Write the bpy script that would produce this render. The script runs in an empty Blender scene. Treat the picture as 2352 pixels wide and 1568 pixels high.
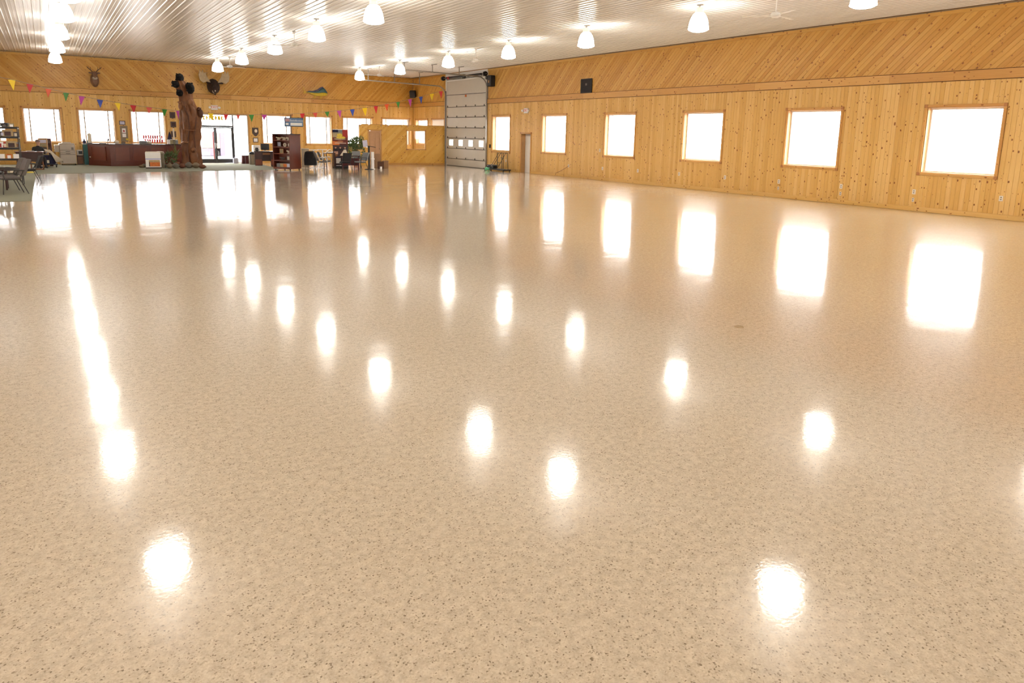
import bpy, bmesh, math, random
from mathutils import Vector, Matrix
R = math.radians
rng = random.Random(7)
SC = bpy.context.scene
COL = SC.collection

# ------------------------------------------------------------------ camera
F_PX, CX, CY = 1573.63, 1176.39, 599.27            # focal length and principal point, 2352x1568 frame
YAW, PITCH, ROLL = 0.594396, 0.182762, 0.018919
HC = 2.068                                         # camera height
def _axes():
    f = Vector((math.sin(YAW), math.cos(YAW), 0)); r = Vector((math.cos(YAW), -math.sin(YAW), 0)); u = Vector((0, 0, 1))
    w = f*math.cos(PITCH) - u*math.sin(PITCH); u2 = u*math.cos(PITCH) + f*math.sin(PITCH)
    return r*math.cos(ROLL) + u2*math.sin(ROLL), u2*math.cos(ROLL) - r*math.sin(ROLL), w
CR, CU, CW = _axes()
cam = bpy.data.cameras.new('camera'); camo = bpy.data.objects.new('camera', cam); COL.objects.link(camo)
camo.matrix_world = Matrix(((CR.x, CU.x, -CW.x, 0), (CR.y, CU.y, -CW.y, 0), (CR.z, CU.z, -CW.z, HC), (0, 0, 0, 1)))
cam.sensor_fit = 'HORIZONTAL'; cam.sensor_width = 36; cam.lens = F_PX/2352*36
cam.shift_x = -(CX-1176)/2352; cam.shift_y = (CY-784)/2352
cam.clip_start = .05; cam.clip_end = 500
SC.camera = camo

# ------------------------------------------------------------------ sky, exposure
WORLD_STRENGTH = 13.0
LAMP_STRENGTH = 20.0
w = bpy.data.worlds.new('overcast_sky'); SC.world = w; w.use_nodes = True
bg = w.node_tree.nodes['Background']; bg.inputs[0].default_value = (1, .99, .985, 1); bg.inputs[1].default_value = WORLD_STRENGTH
SC.view_settings.view_transform = 'Standard'; SC.view_settings.look = 'None'
SC.view_settings.gamma = 1; SC.view_settings.use_curve_mapping = False
SC.view_settings.exposure = 0.30
cy = SC.cycles
cy.use_denoising = True
cy.use_adaptive_sampling = True; cy.adaptive_threshold = .15; cy.adaptive_min_samples = 16; cy.use_light_tree = False
cy.max_bounces = 5; cy.diffuse_bounces = 4; cy.glossy_bounces = 3; cy.transmission_bounces = 2; cy.transparent_max_bounces = 10
cy.sample_clamp_indirect = 6; cy.sample_clamp_direct = 0
cy.caustics_reflective = False; cy.caustics_refractive = False

# hall dimensions
XR, XL, YB, YF, ZC = 21.75, -5.1, 45.0, -8.0, 5.787
BELT0, BELT1 = 3.81, 4.074

def ray(px, py): return CW + CR*((px-CX)/F_PX) - CU*((py-CY)/F_PX)
def G(px, py):                      # pixel of the survey -> point on the floor
    d = ray(px, py); return Vector((d.x*-HC/d.z, d.y*-HC/d.z, 0))
def PY(px, py, Y):                  # -> point on the plane at depth Y
    d = ray(px, py); return Vector((d.x*Y/d.y, Y, HC + d.z*Y/d.y))
def PX(px, py, X):
    d = ray(px, py); return Vector((X, d.y*X/d.x, HC + d.z*X/d.x))

# ------------------------------------------------------------------ mesh building
class Geo:
    def __init__(s): s.v = []; s.f = []; s.uv = []; s.rnd = []
    def add(s, vs, fs):
        n = len(s.v); s.v += [tuple(x) for x in vs]; s.f += [tuple(i+n for i in f) for f in fs]; return s
    def box(s, c, d, rz=0, rx=0, ry=0):
        m = Matrix.Rotation(rz, 3, 'Z') @ Matrix.Rotation(ry, 3, 'Y') @ Matrix.Rotation(rx, 3, 'X'); vs = []
        for x in (-.5, .5):
            for y in (-.5, .5):
                for z in (-.5, .5): vs.append(Vector(c) + m @ Vector((x*d[0], y*d[1], z*d[2])))
        return s.add(vs, [(0, 1, 3, 2), (4, 6, 7, 5), (0, 4, 5, 1), (2, 3, 7, 6), (0, 2, 6, 4), (1, 5, 7, 3)])
    def bb(s, x0, x1, y0, y1, z0, z1): return s.box(((x0+x1)/2, (y0+y1)/2, (z0+z1)/2), (x1-x0, y1-y0, z1-z0))
    def loft(s, rings, caps=True, closed=True):
        n = len(rings[0]); vs = [p for r in rings for p in r]; fs = []
        for i in range(len(rings)-1):
            for j in range(n if closed else n-1):
                k = (j+1) % n; fs.append((i*n+j, i*n+k, (i+1)*n+k, (i+1)*n+j))
        if caps and closed: fs.append(tuple(range(n-1, -1, -1))); fs.append(tuple((len(rings)-1)*n+j for j in range(n)))
        return s.add(vs, fs)
    def tube(s, pts, r, n=8, caps=True):
        pts = [Vector(p) for p in pts]; rs = r if isinstance(r, (list, tuple)) else [r]*len(pts); rings = []; a = None
        for i, p in enumerate(pts):
            t = (pts[min(i+1, len(pts)-1)] - pts[max(i-1, 0)]).normalized()
            if a is None: a = t.orthogonal().normalized()
            a = (a - t*a.dot(t)); a = a.normalized() if a.length > 1e-6 else t.orthogonal().normalized()
            b = t.cross(a)
            rings.append([p + (a*math.cos(k*2*math.pi/n) + b*math.sin(k*2*math.pi/n))*rs[i] for k in range(n)])
        return s.loft(rings, caps)
    def cyl(s, p0, p1, r0, r1=None, n=16): return s.tube([p0, p1], [r0, r0 if r1 is None else r1], n)
    def lathe(s, prof, n=20, c=(0, 0, 0), caps=True):
        return s.loft([[(c[0]+r*math.cos(k*2*math.pi/n), c[1]+r*math.sin(k*2*math.pi/n), c[2]+z) for k in range(n)] for r, z in prof], caps)
    def ell(s, c, r, n=12, m=8, rot=None):
        rot = rot or Matrix.Identity(3); rings = []
        for i in range(1, m):
            t = math.pi*i/m
            rings.append([Vector(c) + rot @ Vector((r[0]*math.sin(t)*math.cos(k*2*math.pi/n), r[1]*math.sin(t)*math.sin(k*2*math.pi/n), -r[2]*math.cos(t))) for k in range(n)])
        return s.loft(rings)
    def prism(s, poly, a0, a1, axis='y'):
        def P(u, v, a): return (u, a, v) if axis == 'y' else ((a, u, v) if axis == 'x' else (u, v, a))
        return s.loft([[P(u, v, a0) for u, v in poly], [P(u, v, a1) for u, v in poly]])
    def plank(s, o, L, A, N, wd, ln, th, ch=.004, k=0.0, k1=None, v0=0.0, rnd=0.0):
        """board: length L, across A, normal N (unit vectors); ends skewed by k per unit across"""
        o, L, A, N = Vector(o), Vector(L), Vector(A), Vector(N); k1 = k if k1 is None else k1
        sec = [(0, 0), (0, th-ch), (ch, th), (wd-ch, th), (wd, th-ch), (wd, 0)]
        n = len(s.v); m = len(sec)
        for e, kk, base in ((0, k, 0), (1, k1, ln)):
            for u, t in sec: s.v.append(tuple(o + L*(base + kk*u) + A*u + N*t))
        fs = [(n+i, n+i+1, n+m+i+1, n+m+i) for i in range(m-1)] + [tuple(n+i for i in range(m-1, -1, -1)), tuple(n+m+i for i in range(m))]
        for f in fs:
            s.f.append(f); s.rnd.append(rnd)
            for i in f:
                j = i-n; e = j//m; u = sec[j % m][0]; s.uv.append((u, v0 + e*ln + (k1 if e else k)*u))
        return s

def mk_mesh(name, g, bevel=0, smooth=False, sharp=40):
    me = bpy.data.meshes.new(name); me.from_pydata(g.v, [], g.f); me.update()
    bm = bmesh.new(); bm.from_mesh(me)
    if not g.uv: bmesh.ops.recalc_face_normals(bm, faces=bm.faces)
    else: bmesh.ops.recalc_face_normals(bm, faces=bm.faces)
    if bevel:
        bmesh.ops.bevel(bm, geom=[e for e in bm.edges if len(e.link_faces) == 2 and e.calc_face_angle(0) > .5], offset=bevel, segments=1, affect='EDGES', clamp_overlap=True)
    bm.to_mesh(me); bm.free()
    if g.uv:
        me.update()
        ul = me.uv_layers.new(name='UVMap')
        vert_uv = {}
        # loops keep face order; map by (face, vertex)
        k = 0
        for fi, f in enumerate(g.f):
            for vi in f: vert_uv[(fi, vi)] = g.uv[k]; k += 1
        for p in me.polygons:
            for li in p.loop_indices: ul.data[li].uv = vert_uv[(p.index, me.loops[li].vertex_index)]
        at = me.attributes.new('rnd', 'FLOAT', 'FACE')
        at.data.foreach_set('value', g.rnd)
    if smooth:
        me.polygons.foreach_set('use_smooth', [True]*len(me.polygons)); me.set_sharp_from_angle(angle=R(sharp))
    return me

def link(name, me, parent=None, loc=(0, 0, 0), rz=0):
    o = bpy.data.objects.new(name, me); COL.objects.link(o)
    if parent: o.parent = parent
    o.location = loc; o.rotation_euler = (0, 0, rz)
    return o
def obj(name, g, m, parent=None, loc=(0, 0, 0), rz=0, bevel=0, smooth=False, sharp=40, label=None):
    me = mk_mesh(name, g, bevel, smooth, sharp); me.materials.append(M[m] if isinstance(m, str) else m)
    o = link(name, me, parent, loc, rz)
    if label: o['label'] = label
    return o
def tag(o, label, cat, group=None):
    o['label'] = label; o['category'] = cat
    if group: o['group'] = group
    return o
def thing(name, label, cat, loc=(0, 0, 0), rz=0, group=None):
    o = bpy.data.objects.new(name, None); COL.objects.link(o); o.location = loc; o.rotation_euler = (0, 0, rz); o.empty_display_size = .1
    return tag(o, label, cat, group)
def struct(o, label=None):
    o['kind'] = 'structure'
    if label: o['label'] = label
    return o
def sempty(name, label, loc=(0, 0, 0), rz=0):
    o = bpy.data.objects.new(name, None); COL.objects.link(o); o.location = loc; o.rotation_euler = (0, 0, rz); return struct(o, label)
def copy_tree(o, parent=None):
    c = o.copy(); COL.objects.link(c); c.parent = parent
    for ch in list(o.children): copy_tree(ch, c)
    return c
def text_mesh(body, size, extrude=.002, shear=0, mirror=False):
    cu = bpy.data.curves.new('lettering', 'FONT'); cu.body = body; cu.size = size; cu.extrude = extrude; cu.align_x = 'CENTER'; cu.align_y = 'CENTER'; cu.shear = shear
    cu.resolution_u = 3
    o = bpy.data.objects.new('lettering_source', cu); COL.objects.link(o)
    bpy.context.view_layer.update()
    me = bpy.data.meshes.new_from_object(o.evaluated_get(bpy.context.evaluated_depsgraph_get()))
    bpy.data.objects.remove(o); bpy.data.curves.remove(cu)
    for v in me.vertices:
        x, y, z = v.co; v.co = ((-x if mirror else x), -z, y)      # stands upright, faces -Y
    return me

# ------------------------------------------------------------------ materials
M = {}
def nt(name):
    m = bpy.data.materials.new(name); m.use_nodes = True; t = m.node_tree
    return m, t, t.nodes['Principled BSDF']
def mat(name, col, rough=.5, metal=0, var=.12, scale=8, spec=.5, bump=0, bscale=60, emit=None, estr=0, coat=0):
    m, t, b = nt(name); L = t.links
    tc = t.nodes.new('ShaderNodeTexCoord'); n = t.nodes.new('ShaderNodeTexNoise'); n.inputs['Scale'].default_value = scale; n.inputs['Detail'].default_value = 4
    L.new(tc.outputs['Object'], n.inputs['Vector'])
    mx = t.nodes.new('ShaderNodeMix'); mx.data_type = 'RGBA'
    mx.inputs['A'].default_value = (*[max(0, c*(1-var)) for c in col], 1); mx.inputs['B'].default_value = (*[min(1, c*(1+var)) for c in col], 1)
    L.new(n.outputs['Fac'], mx.inputs['Factor']); L.new(mx.outputs['Result'], b.inputs['Base Color'])
    b.inputs['Roughness'].default_value = rough; b.inputs['Metallic'].default_value = metal; b.inputs['Specular IOR Level'].default_value = spec
    if coat: b.inputs['Coat Weight'].default_value = coat; b.inputs['Coat Roughness'].default_value = .15
    if bump:
        n2 = t.nodes.new('ShaderNodeTexNoise'); n2.inputs['Scale'].default_value = bscale; L.new(tc.outputs['Object'], n2.inputs['Vector'])
        bp = t.nodes.new('ShaderNodeBump'); bp.inputs['Strength'].default_value = bump; bp.inputs['Distance'].default_value = .02
        L.new(n2.outputs['Fac'], bp.inputs['Height']); L.new(bp.outputs['Normal'], b.inputs['Normal'])
    if emit: b.inputs['Emission Color'].default_value = (*emit, 1); b.inputs['Emission Strength'].default_value = estr
    M[name] = m; return m
def mathn(t, op, a, b=None, c=None):
    n = t.nodes.new('ShaderNodeMath'); n.operation = op
    for i, x in enumerate((a, b, c)):
        if x is None: continue
        if isinstance(x, (int, float)): n.inputs[i].default_value = x
        else: t.links.new(x, n.inputs[i])
    return n.outputs[0]
def ramp(t, fac, stops):
    r = t.nodes.new('ShaderNodeValToRGB'); e = r.color_ramp.elements
    while len(e) < len(stops): e.new(.5)
    for i, (p, c) in enumerate(stops): e[i].position = p; e[i].color = (*c, 1)
    t.links.new(fac, r.inputs[0]); return r.outputs['Color']

def pine(name, light, mid, dark, knots=True, rough=.38):
    m, t, b = nt(name); L = t.links
    uv = t.nodes.new('ShaderNodeUVMap'); uv.uv_map = 'UVMap'
    sp = t.nodes.new('ShaderNodeSeparateXYZ'); L.new(uv.outputs[0], sp.inputs[0])
    oi = t.nodes.new('ShaderNodeObjectInfo'); at = t.nodes.new('ShaderNodeAttribute'); at.attribute_name = 'rnd'
    rn = mathn(t, 'FRACT', mathn(t, 'ADD', mathn(t, 'MULTIPLY', oi.outputs['Random'], 7.31), at.outputs['Fac']))
    def vec(a, bb, c):
        n = t.nodes.new('ShaderNodeCombineXYZ')
        for i, x in enumerate((a, bb, c)): L.new(x, n.inputs[i])
        return n.outputs[0]
    u, v = sp.outputs[0], sp.outputs[1]
    gr = t.nodes.new('ShaderNodeTexNoise'); gr.inputs['Scale'].default_value = 1; gr.inputs['Detail'].default_value = 5; gr.inputs['Distortion'].default_value = .6
    L.new(vec(mathn(t, 'MULTIPLY', u, 38), mathn(t, 'MULTIPLY', v, 1.6), mathn(t, 'MULTIPLY', rn, 83)), gr.inputs['Vector'])
    fac = mathn(t, 'ADD', mathn(t, 'ADD', mathn(t, 'MULTIPLY', rn, .46), .06), mathn(t, 'MULTIPLY', gr.outputs['Fac'], .55))
    col = ramp(t, fac, [(.2, light), (.55, mid), (.95, dark)])
    if knots:
        vo = t.nodes.new('ShaderNodeTexVoronoi'); vo.voronoi_dimensions = '3D'; vo.inputs['Scale'].default_value = 1
        wob = mathn(t, 'MULTIPLY', gr.outputs['Fac'], .5)
        L.new(vec(mathn(t, 'ADD', mathn(t, 'MULTIPLY', u, 17), wob), mathn(t, 'ADD', mathn(t, 'MULTIPLY', v, 11), mathn(t, 'MULTIPLY', rn, 57)), mathn(t, 'MULTIPLY', rn, 91)), vo.inputs['Vector'])
        vs = t.nodes.new('ShaderNodeSeparateColor'); L.new(vo.outputs['Color'], vs.inputs[0])
        thr = mathn(t, 'MULTIPLY', mathn(t, 'SUBTRACT', vs.outputs[0], .73), 1.75)
        k = mathn(t, 'MULTIPLY', mathn(t, 'SUBTRACT', thr, vo.outputs['Distance']), 8); k.node.use_clamp = True
        mx = t.nodes.new('ShaderNodeMix'); mx.data_type = 'RGBA'; L.new(k, mx.inputs['Factor']); L.new(col, mx.inputs['A']); mx.inputs['B'].default_value = (.25, .085, .016, 1)
        col = mx.outputs['Result']
    L.new(col, b.inputs['Base Color']); b.inputs['Roughness'].default_value = rough; b.inputs['Specular IOR Level'].default_value = .4
    M[name] = m
pine('pine', (.77, .515, .20), (.70, .425, .12), (.58, .315, .068))
pine('pine_band', (.69, .405, .105), (.61, .325, .067), (.49, .235, .04))
pine('pine_trim', (.68, .39, .12), (.60, .32, .085), (.50, .235, .05))

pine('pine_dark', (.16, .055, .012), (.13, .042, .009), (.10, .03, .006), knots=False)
mat('corner_wood', (.40, .17, .045), .45, var=.25, scale=9)
def floor_mat():
    m, t, b = nt('epoxy_flake'); L = t.links
    geo = t.nodes.new('ShaderNodeNewGeometry')
    vo = t.nodes.new('ShaderNodeTexVoronoi'); vo.inputs['Scale'].default_value = 140; L.new(geo.outputs['Position'], vo.inputs['Vector'])
    se = t.nodes.new('ShaderNodeSeparateColor'); L.new(vo.outputs['Color'], se.inputs[0])
    col = ramp(t, se.outputs[0], [(0, (.27, .21, .14)), (.03, (.41, .335, .235)), (.055, (.555, .465, .34)), (.14, (.645, .55, .41)), (.5, (.705, .61, .465)), (.95, (.76, .675, .535))])
    n = t.nodes.new('ShaderNodeTexNoise'); n.inputs['Scale'].default_value = 22; n.inputs['Detail'].default_value = 5; L.new(geo.outputs['Position'], n.inputs['Vector'])
    mx = t.nodes.new('ShaderNodeMix'); mx.data_type = 'RGBA'; mx.blend_type = 'MULTIPLY'; mx.inputs['Factor'].default_value = 1
    L.new(col, mx.inputs['A']); L.new(ramp(t, n.outputs['Fac'], [(.3, (.80, .785, .77)), (.62, (1, 1, 1))]), mx.inputs['B'])
    L.new(mx.outputs['Result'], b.inputs['Base Color'])
    n2 = t.nodes.new('ShaderNodeTexNoise'); n2.inputs['Scale'].default_value = 1.3; n2.inputs['Detail'].default_value = 6; L.new(geo.outputs['Position'], n2.inputs['Vector'])
    mr = t.nodes.new('ShaderNodeMapRange'); mr.inputs['To Min'].default_value = .06; mr.inputs['To Max'].default_value = .12; L.new(n2.outputs['Fac'], mr.inputs['Value']); L.new(mr.outputs[0], b.inputs['Coat Roughness']); b.inputs['Roughness'].default_value = .38; b.inputs['Coat Weight'].default_value = 1; b.inputs['Coat IOR'].default_value = 1.8
    b.inputs['IOR'].default_value = 1.5; b.inputs['Specular IOR Level'].default_value = .08
    n3 = t.nodes.new('ShaderNodeTexNoise'); n3.inputs['Scale'].default_value = 45; n3.inputs['Detail'].default_value = 2; L.new(geo.outputs['Position'], n3.inputs['Vector'])
    n4 = t.nodes.new('ShaderNodeTexNoise'); n4.inputs['Scale'].default_value = 2.2; n4.inputs['Detail'].default_value = 1; L.new(geo.outputs['Position'], n4.inputs['Vector'])
    hh = mathn(t, 'ADD', mathn(t, 'MULTIPLY', n3.outputs['Fac'], .00022), mathn(t, 'MULTIPLY', n4.outputs['Fac'], .0018))
    bp = t.nodes.new('ShaderNodeBump'); bp.inputs['Strength'].default_value = 1; bp.inputs['Distance'].default_value = 1; L.new(hh, bp.inputs['Height']); L.new(bp.outputs['Normal'], b.inputs['Coat Normal'])
    M['epoxy'] = m
floor_mat()
def glass_mat():
    m = bpy.data.materials.new('window_glass'); m.use_nodes = True; t = m.node_tree; t.nodes.remove(t.nodes['Principled BSDF'])
    tr = t.nodes.new('ShaderNodeBsdfTransparent'); gl = t.nodes.new('ShaderNodeBsdfGlossy'); gl.inputs['Roughness'].default_value = .03
    n = t.nodes.new('ShaderNodeTexNoise'); n.inputs['Scale'].default_value = 3
    mr = t.nodes.new('ShaderNodeMapRange'); mr.inputs['To Min'].default_value = .03; mr.inputs['To Max'].default_value = .06; t.links.new(n.outputs['Fac'], mr.inputs['Value'])
    mx = t.nodes.new('ShaderNodeMixShader'); t.links.new(mr.outputs[0], mx.inputs[0]); t.links.new(tr.outputs[0], mx.inputs[1]); t.links.new(gl.outputs[0], mx.inputs[2])
    t.links.new(mx.outputs[0], t.nodes['Material Output'].inputs[0]); M['glass'] = m
glass_mat()
mat('ceiling_steel', (.74, .695, .64), .27, var=.03, scale=.6, spec=.6)
mat('lamp_shade', (.95, .95, .93), .3, var=.02, emit=(1, .965, .90), estr=LAMP_STRENGTH)
mat('lamp_metal', (.35, .33, .3), .4, .6); mat('lamp_housing', (.85, .83, .78), .4)
mat('white_paint', (.82, .80, .76), .45, var=.05); mat('fan_white', (.86, .84, .8), .4, var=.04)
mat('door_panel', (.58, .54, .47), .42, var=.05, scale=2); mat('seal_dark', (.10, .085, .07), .6); mat('track_steel', (.33, .30, .26), .4, .7)
mat('black_metal', (.02, .019, .02), .45); mat('black_plastic', (.018, .018, .02), .5); mat('black_fabric', (.022, .02, .022), .85, bump=.3)
mat('bear_black', (.013, .011, .011), .8, spec=.2, bump=.4, bscale=40); mat('red_paint', (.55, .03, .025), .4)
mat('carved_wood', (.185, .066, .02), .5, var=.45, scale=5, bump=.5, bscale=14); mat('carved_light', (.27, .11, .045), .5, var=.3, scale=9)
mat('carved_dark', (.09, .028, .01), .55, var=.3)
mat('cherry', (.12, .024, .011), .35, var=.22, scale=4); mat('cherry_panel', (.155, .034, .016), .35, var=.2, scale=4); mat('cherry_top', (.035, .011, .008), .25, var=.2)
mat('dark_wood', (.04, .011, .007), .4, var=.3, scale=5); mat('brown_wood', (.20, .075, .025), .45, var=.25, scale=6); mat('tan_wood', (.50, .28, .11), .5, var=.2, scale=8)
mat('office_door', (.55, .30, .13), .4, var=.1, scale=6); mat('bronze_frame', (.045, .04, .042), .4, .3); mat('mullion', (.45, .36, .28), .5)
mat('carpet', (.235, .235, .165), .95, var=.25, scale=60, bump=.4, bscale=300)
mat('grey_fabric', (.13, .11, .10), .85, bump=.3, bscale=200); mat('grey_light', (.22, .23, .235), .7); mat('chair_frame', (.035, .028, .024), .4)
mat('copier', (.50, .44, .37), .45, var=.05); mat('copier_dark', (.16, .14, .12), .5); mat('teal', (.02, .12, .13), .45)
mat('cream', (.74, .66, .52), .6, bump=.2, bscale=20); mat('cream_cloth', (.52, .45, .34), .9, bump=.5, bscale=15); mat('navy', (.015, .015, .05), .8, bump=.4, bscale=20)
mat('skin', (.62, .36, .26), .55); mat('grey_hair', (.24, .18, .16), .8); mat('dark_jacket', (.012, .014, .016), .85); mat('trouser', (.03, .03, .05), .85)
mat('paper', (.92, .91, .89), .6, var=.04); mat('blue_print', (.06, .14, .38), .5, var=.5, scale=20); mat('red_print', (.40, .02, .015), .5, var=.35, scale=12)
mat('yellow_print', (.80, .55, .06), .5, var=.4, scale=14); mat('orange_print', (.62, .16, .03), .5, var=.45, scale=10); mat('dark_print', (.05, .02, .02), .5, var=.6, scale=9)
mat('tan_print', (.45, .33, .17), .5, var=.5, scale=25); mat('olive_print', (.36, .30, .17), .5, var=.4, scale=20); mat('face_print', (.55, .3, .2), .55)
mat('dark_red', (.16, .02, .012), .5, var=.5, scale=6); mat('blue_stripe', (.25, .28, .75), .5); mat('lilac', (.55, .55, .68), .5); mat('sign_blue', (.10, .19, .36), .35, var=.35, scale=6); mat('sign_pink', (.42, .25, .27), .4, var=.3)
mat('sign_white', (.75, .77, .76), .4, var=.06); mat('exit_red', (.75, .10, .06), .5)
mat('green_leaf', (.10, .155, .05), .55, var=.5, scale=12); mat('green_blade', (.20, .24, .06), .5, var=.5, scale=12); mat('dry_leaf', (.26, .17, .11), .7, var=.4)
mat('rock_tan', (.20, .145, .09), .85, var=.35, scale=6, bump=.6, bscale=8); mat('rock_brown', (.15, .055, .03), .85, var=.35, scale=6, bump=.6, bscale=8); mat('rock_grey', (.15, .13, .10), .85, var=.4, scale=6, bump=.6, bscale=8)
mat('weathered', (.24, .20, .14), .85, var=.35, scale=7, bump=.5, bscale=12); mat('terracotta', (.45, .17, .08), .7)
mat('cardboard', (.33, .185, .095), .8, var=.12); mat('cardboard_dark', (.10, .045, .025), .8)
mat('antler', (.45, .34, .2), .7, var=.3); mat('fur_dark', (.035, .018, .012), .9, var=.4, bump=.6, bscale=60); mat('fur_brown', (.22, .12, .075), .9, var=.3, bump=.4, bscale=60); mat('fur_pale', (.52, .43, .33), .9)
mat('fish_blue', (.05, .13, .15), .3, var=.5, scale=10); mat('fish_yellow', (.55, .40, .02), .3, var=.35, scale=12); mat('fish_fin', (.05, .03, .10), .4); mat('fish_tail', (.55, .34, .01), .4)
mat('plaque_dark', (.06, .03, .02), .4); mat('brass', (.35, .26, .12), .35, .6); mat('grey_board', (.26, .21, .14), .7)
mat('rubber', (.015, .015, .015), .7); mat('chrome', (.6, .58, .55), .25, .9); mat('steel_grey', (.38, .36, .33), .35, .6); mat('green_plastic', (.10, .42, .2), .4)
mat('trash_tan', (.40, .33, .24), .45, var=.1); mat('outlet', (.80, .74, .62), .45, var=.03); mat('outlet_slot', (.2, .17, .13), .5)
mat('blind', (.80, .74, .66), .6, var=.05); mat('string', (.35, .28, .2), .7); mat('maroon', (.09, .012, .012), .5)
mat('plant_stem', (.16, .09, .05), .7); mat('yellow_cloth', (.62, .50, .05), .7); mat('drain', (.34, .25, .12), .4, .5)
for n_, c_ in dict(yellow=(.86, .62, .0), red=(.62, .012, .02), orange=(.78, .10, .02), green=(.04, .27, .03), magenta=(.55, .06, .40), blue=(.01, .05, .42), coral=(.8, .10, .07)).items(): mat('pennant_'+n_, c_, .45, var=.06)
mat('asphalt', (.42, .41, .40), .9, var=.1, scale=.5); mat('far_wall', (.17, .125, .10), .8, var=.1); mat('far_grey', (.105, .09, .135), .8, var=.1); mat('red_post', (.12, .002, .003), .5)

# ------------------------------------------------------------------ holes in the walls (windows and doors)
WZ0, WZ1 = 1.165, 3.075
RIGHT_WIN = [(y, y+1.985) for y in (8.40, 13.07, 17.85, 22.66, 27.58, 32.62)]
RIGHT_WIN[-1] = (32.66, 34.46)
RIGHT_MORE = [(y, y+1.985) for y in (3.6, -1.2, -6.0)]
BACK_WIN = [(-3.42, -1.65), (-.87, .80), (1.61, 3.33), (4.13, 5.88), (11.37, 13.19), (14.10, 15.80), (16.6, 18.66), (19.39, 21.43)]
BZ0, BZ1 = 1.19, 2.975
ENTRY = (6.65, 10.5, 0, 2.93)
OHD = (35.15, 40.1, 0, 5.60)
SDOOR = (30.62, 31.50, 0, 2.11)
SMALL = [(42.79, 44.6, 1.3, 2.94), (40.42, 42.15, 1.3, 2.95)]
right_holes = [(a, b, WZ0, WZ1) for a, b in RIGHT_WIN + RIGHT_MORE] + [OHD, SDOOR] + SMALL
back_holes = [(a, b, BZ0, BZ1) for a, b in BACK_WIN] + [ENTRY]

def wall_core(g, axis, a0, a1, b0, b1, z1, holes):
    """axis 'x': wall runs along Y between a0,a1 and fills x in b0..b1; 'y' the other way"""
    def bx(p0, p1, q0, q1):
        if p1-p0 < 1e-4 or q1-q0 < 1e-4: return
        g.bb(b0, b1, p0, p1, q0, q1) if axis == 'x' else g.bb(p0, p1, b0, b1, q0, q1)
    cur = a0
    for h in sorted(holes):
        bx(cur, h[0], 0, z1); bx(h[0], h[1], 0, h[2]); bx(h[0], h[1], h[3], z1); cur = h[1]
    bx(cur, a1, 0, z1); return g

BT = .02   # board thickness
# ------------------------------------------------------------------ floor, ceiling
g = Geo(); g.bb(XL-.3, XR+.4, YF-.3, YB+.4, -.12, 0); struct(obj('floor', g, 'epoxy'), 'glossy beige flake epoxy floor of the hall')
g = Geo(); g.bb(-160, 200, -120, 260, -.4, -.125); struct(obj('ground', g, 'asphalt'), 'pale paved ground outside the hall')
ceil = Geo(); ceil.bb(XL-.3, XR+.4, YF-.3, YB+.4, ZC+.03, ZC+.15); ceil = struct(obj('ceiling', ceil, 'ceiling_steel'), 'white ribbed steel ceiling')
RIBP = .2240
def ceiling_panel(n, ln):
    sec = []
    for i in range(n):
        x = i*RIBP
        sec += [(x, .024), (x+.068, .024), (x+.072, .018), (x+.11, .018), (x+.114, .024), (x+.172, .024), (x+.186, .0), (x+.210, .0)]
    sec.append((n*RIBP, .024))
    g = Geo(); g.loft([[(x, 0, z) for x, z in sec], [(x, ln, z) for x, z in sec]], caps=False, closed=False); return g
SEAMS = [YF, 1.0, 9.5, 18.0, 26.0, 32.0, 38.6, YB]
wpan = RIBP*4
npan = int(math.ceil((XR-XL)/wpan))
for j in range(len(SEAMS)-1):
    ln = SEAMS[j+1]-SEAMS[j]
    me = mk_mesh('ceiling_panel', ceiling_panel(4, ln)); me.materials.append(M['ceiling_steel'])
    rest = int((XR-XL-(npan-1)*wpan)/RIBP)
    me2 = mk_mesh('ceiling_panel', ceiling_panel(max(1, rest), ln)); me2.materials.append(M['ceiling_steel'])
    for i in range(npan):
        link('ceiling_panel', me2 if i == npan-1 else me, ceil, (XL+i*wpan, SEAMS[j], ZC+(.002 if j % 2 else 0)))

# ------------------------------------------------------------------ walls of pine boards
PW = .1275
def vertical_boards(wall, axis, sgn, pos, a0, a1, z0, z1, holes, near, parent_name='board', margin=.03, mat_='pine'):
    """near(a) True -> own object, else joined"""
    st = Geo(); cache = {}
    n = int(round((a1-a0)/PW)); L = (0, 0, 1); A = (0, 1, 0) if axis == 'x' else (1, 0, 0); N = (-sgn, 0, 0) if axis == 'x' else (0, -sgn, 0)
    for i in range(n):
        p = a0 + i*PW; c = p+PW/2; spans = [(z0, z1)]
        for h in holes:
            if h[0]-margin < c < h[1]+margin: 
                spans = [q for q in ((z0, h[2]-margin), (h[3]+margin, z1)) if q[1]-q[0] > .05]; break
        for q in spans:
            if near(c):
                key = (round(q[0], 3), round(q[1], 3))
                if key not in cache:
                    gg = Geo().plank((0, 0, 0), L, A, N, PW, q[1]-q[0], BT, .008); cache[key] = mk_mesh('board', gg); cache[key].materials.append(M[mat_])
                link('board', cache[key], wall, (pos, p, q[0]) if axis == 'x' else (p, pos, q[0]))
            else:
                st.plank((pos, p, q[0]) if axis == 'x' else (p, pos, q[0]), L, A, N, PW, q[1]-q[0], BT, .008, v0=rng.random()*9, rnd=rng.random())
    if st.f:
        o = obj('board_field', st, mat_, wall); o['kind'] = 'stuff'
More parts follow.
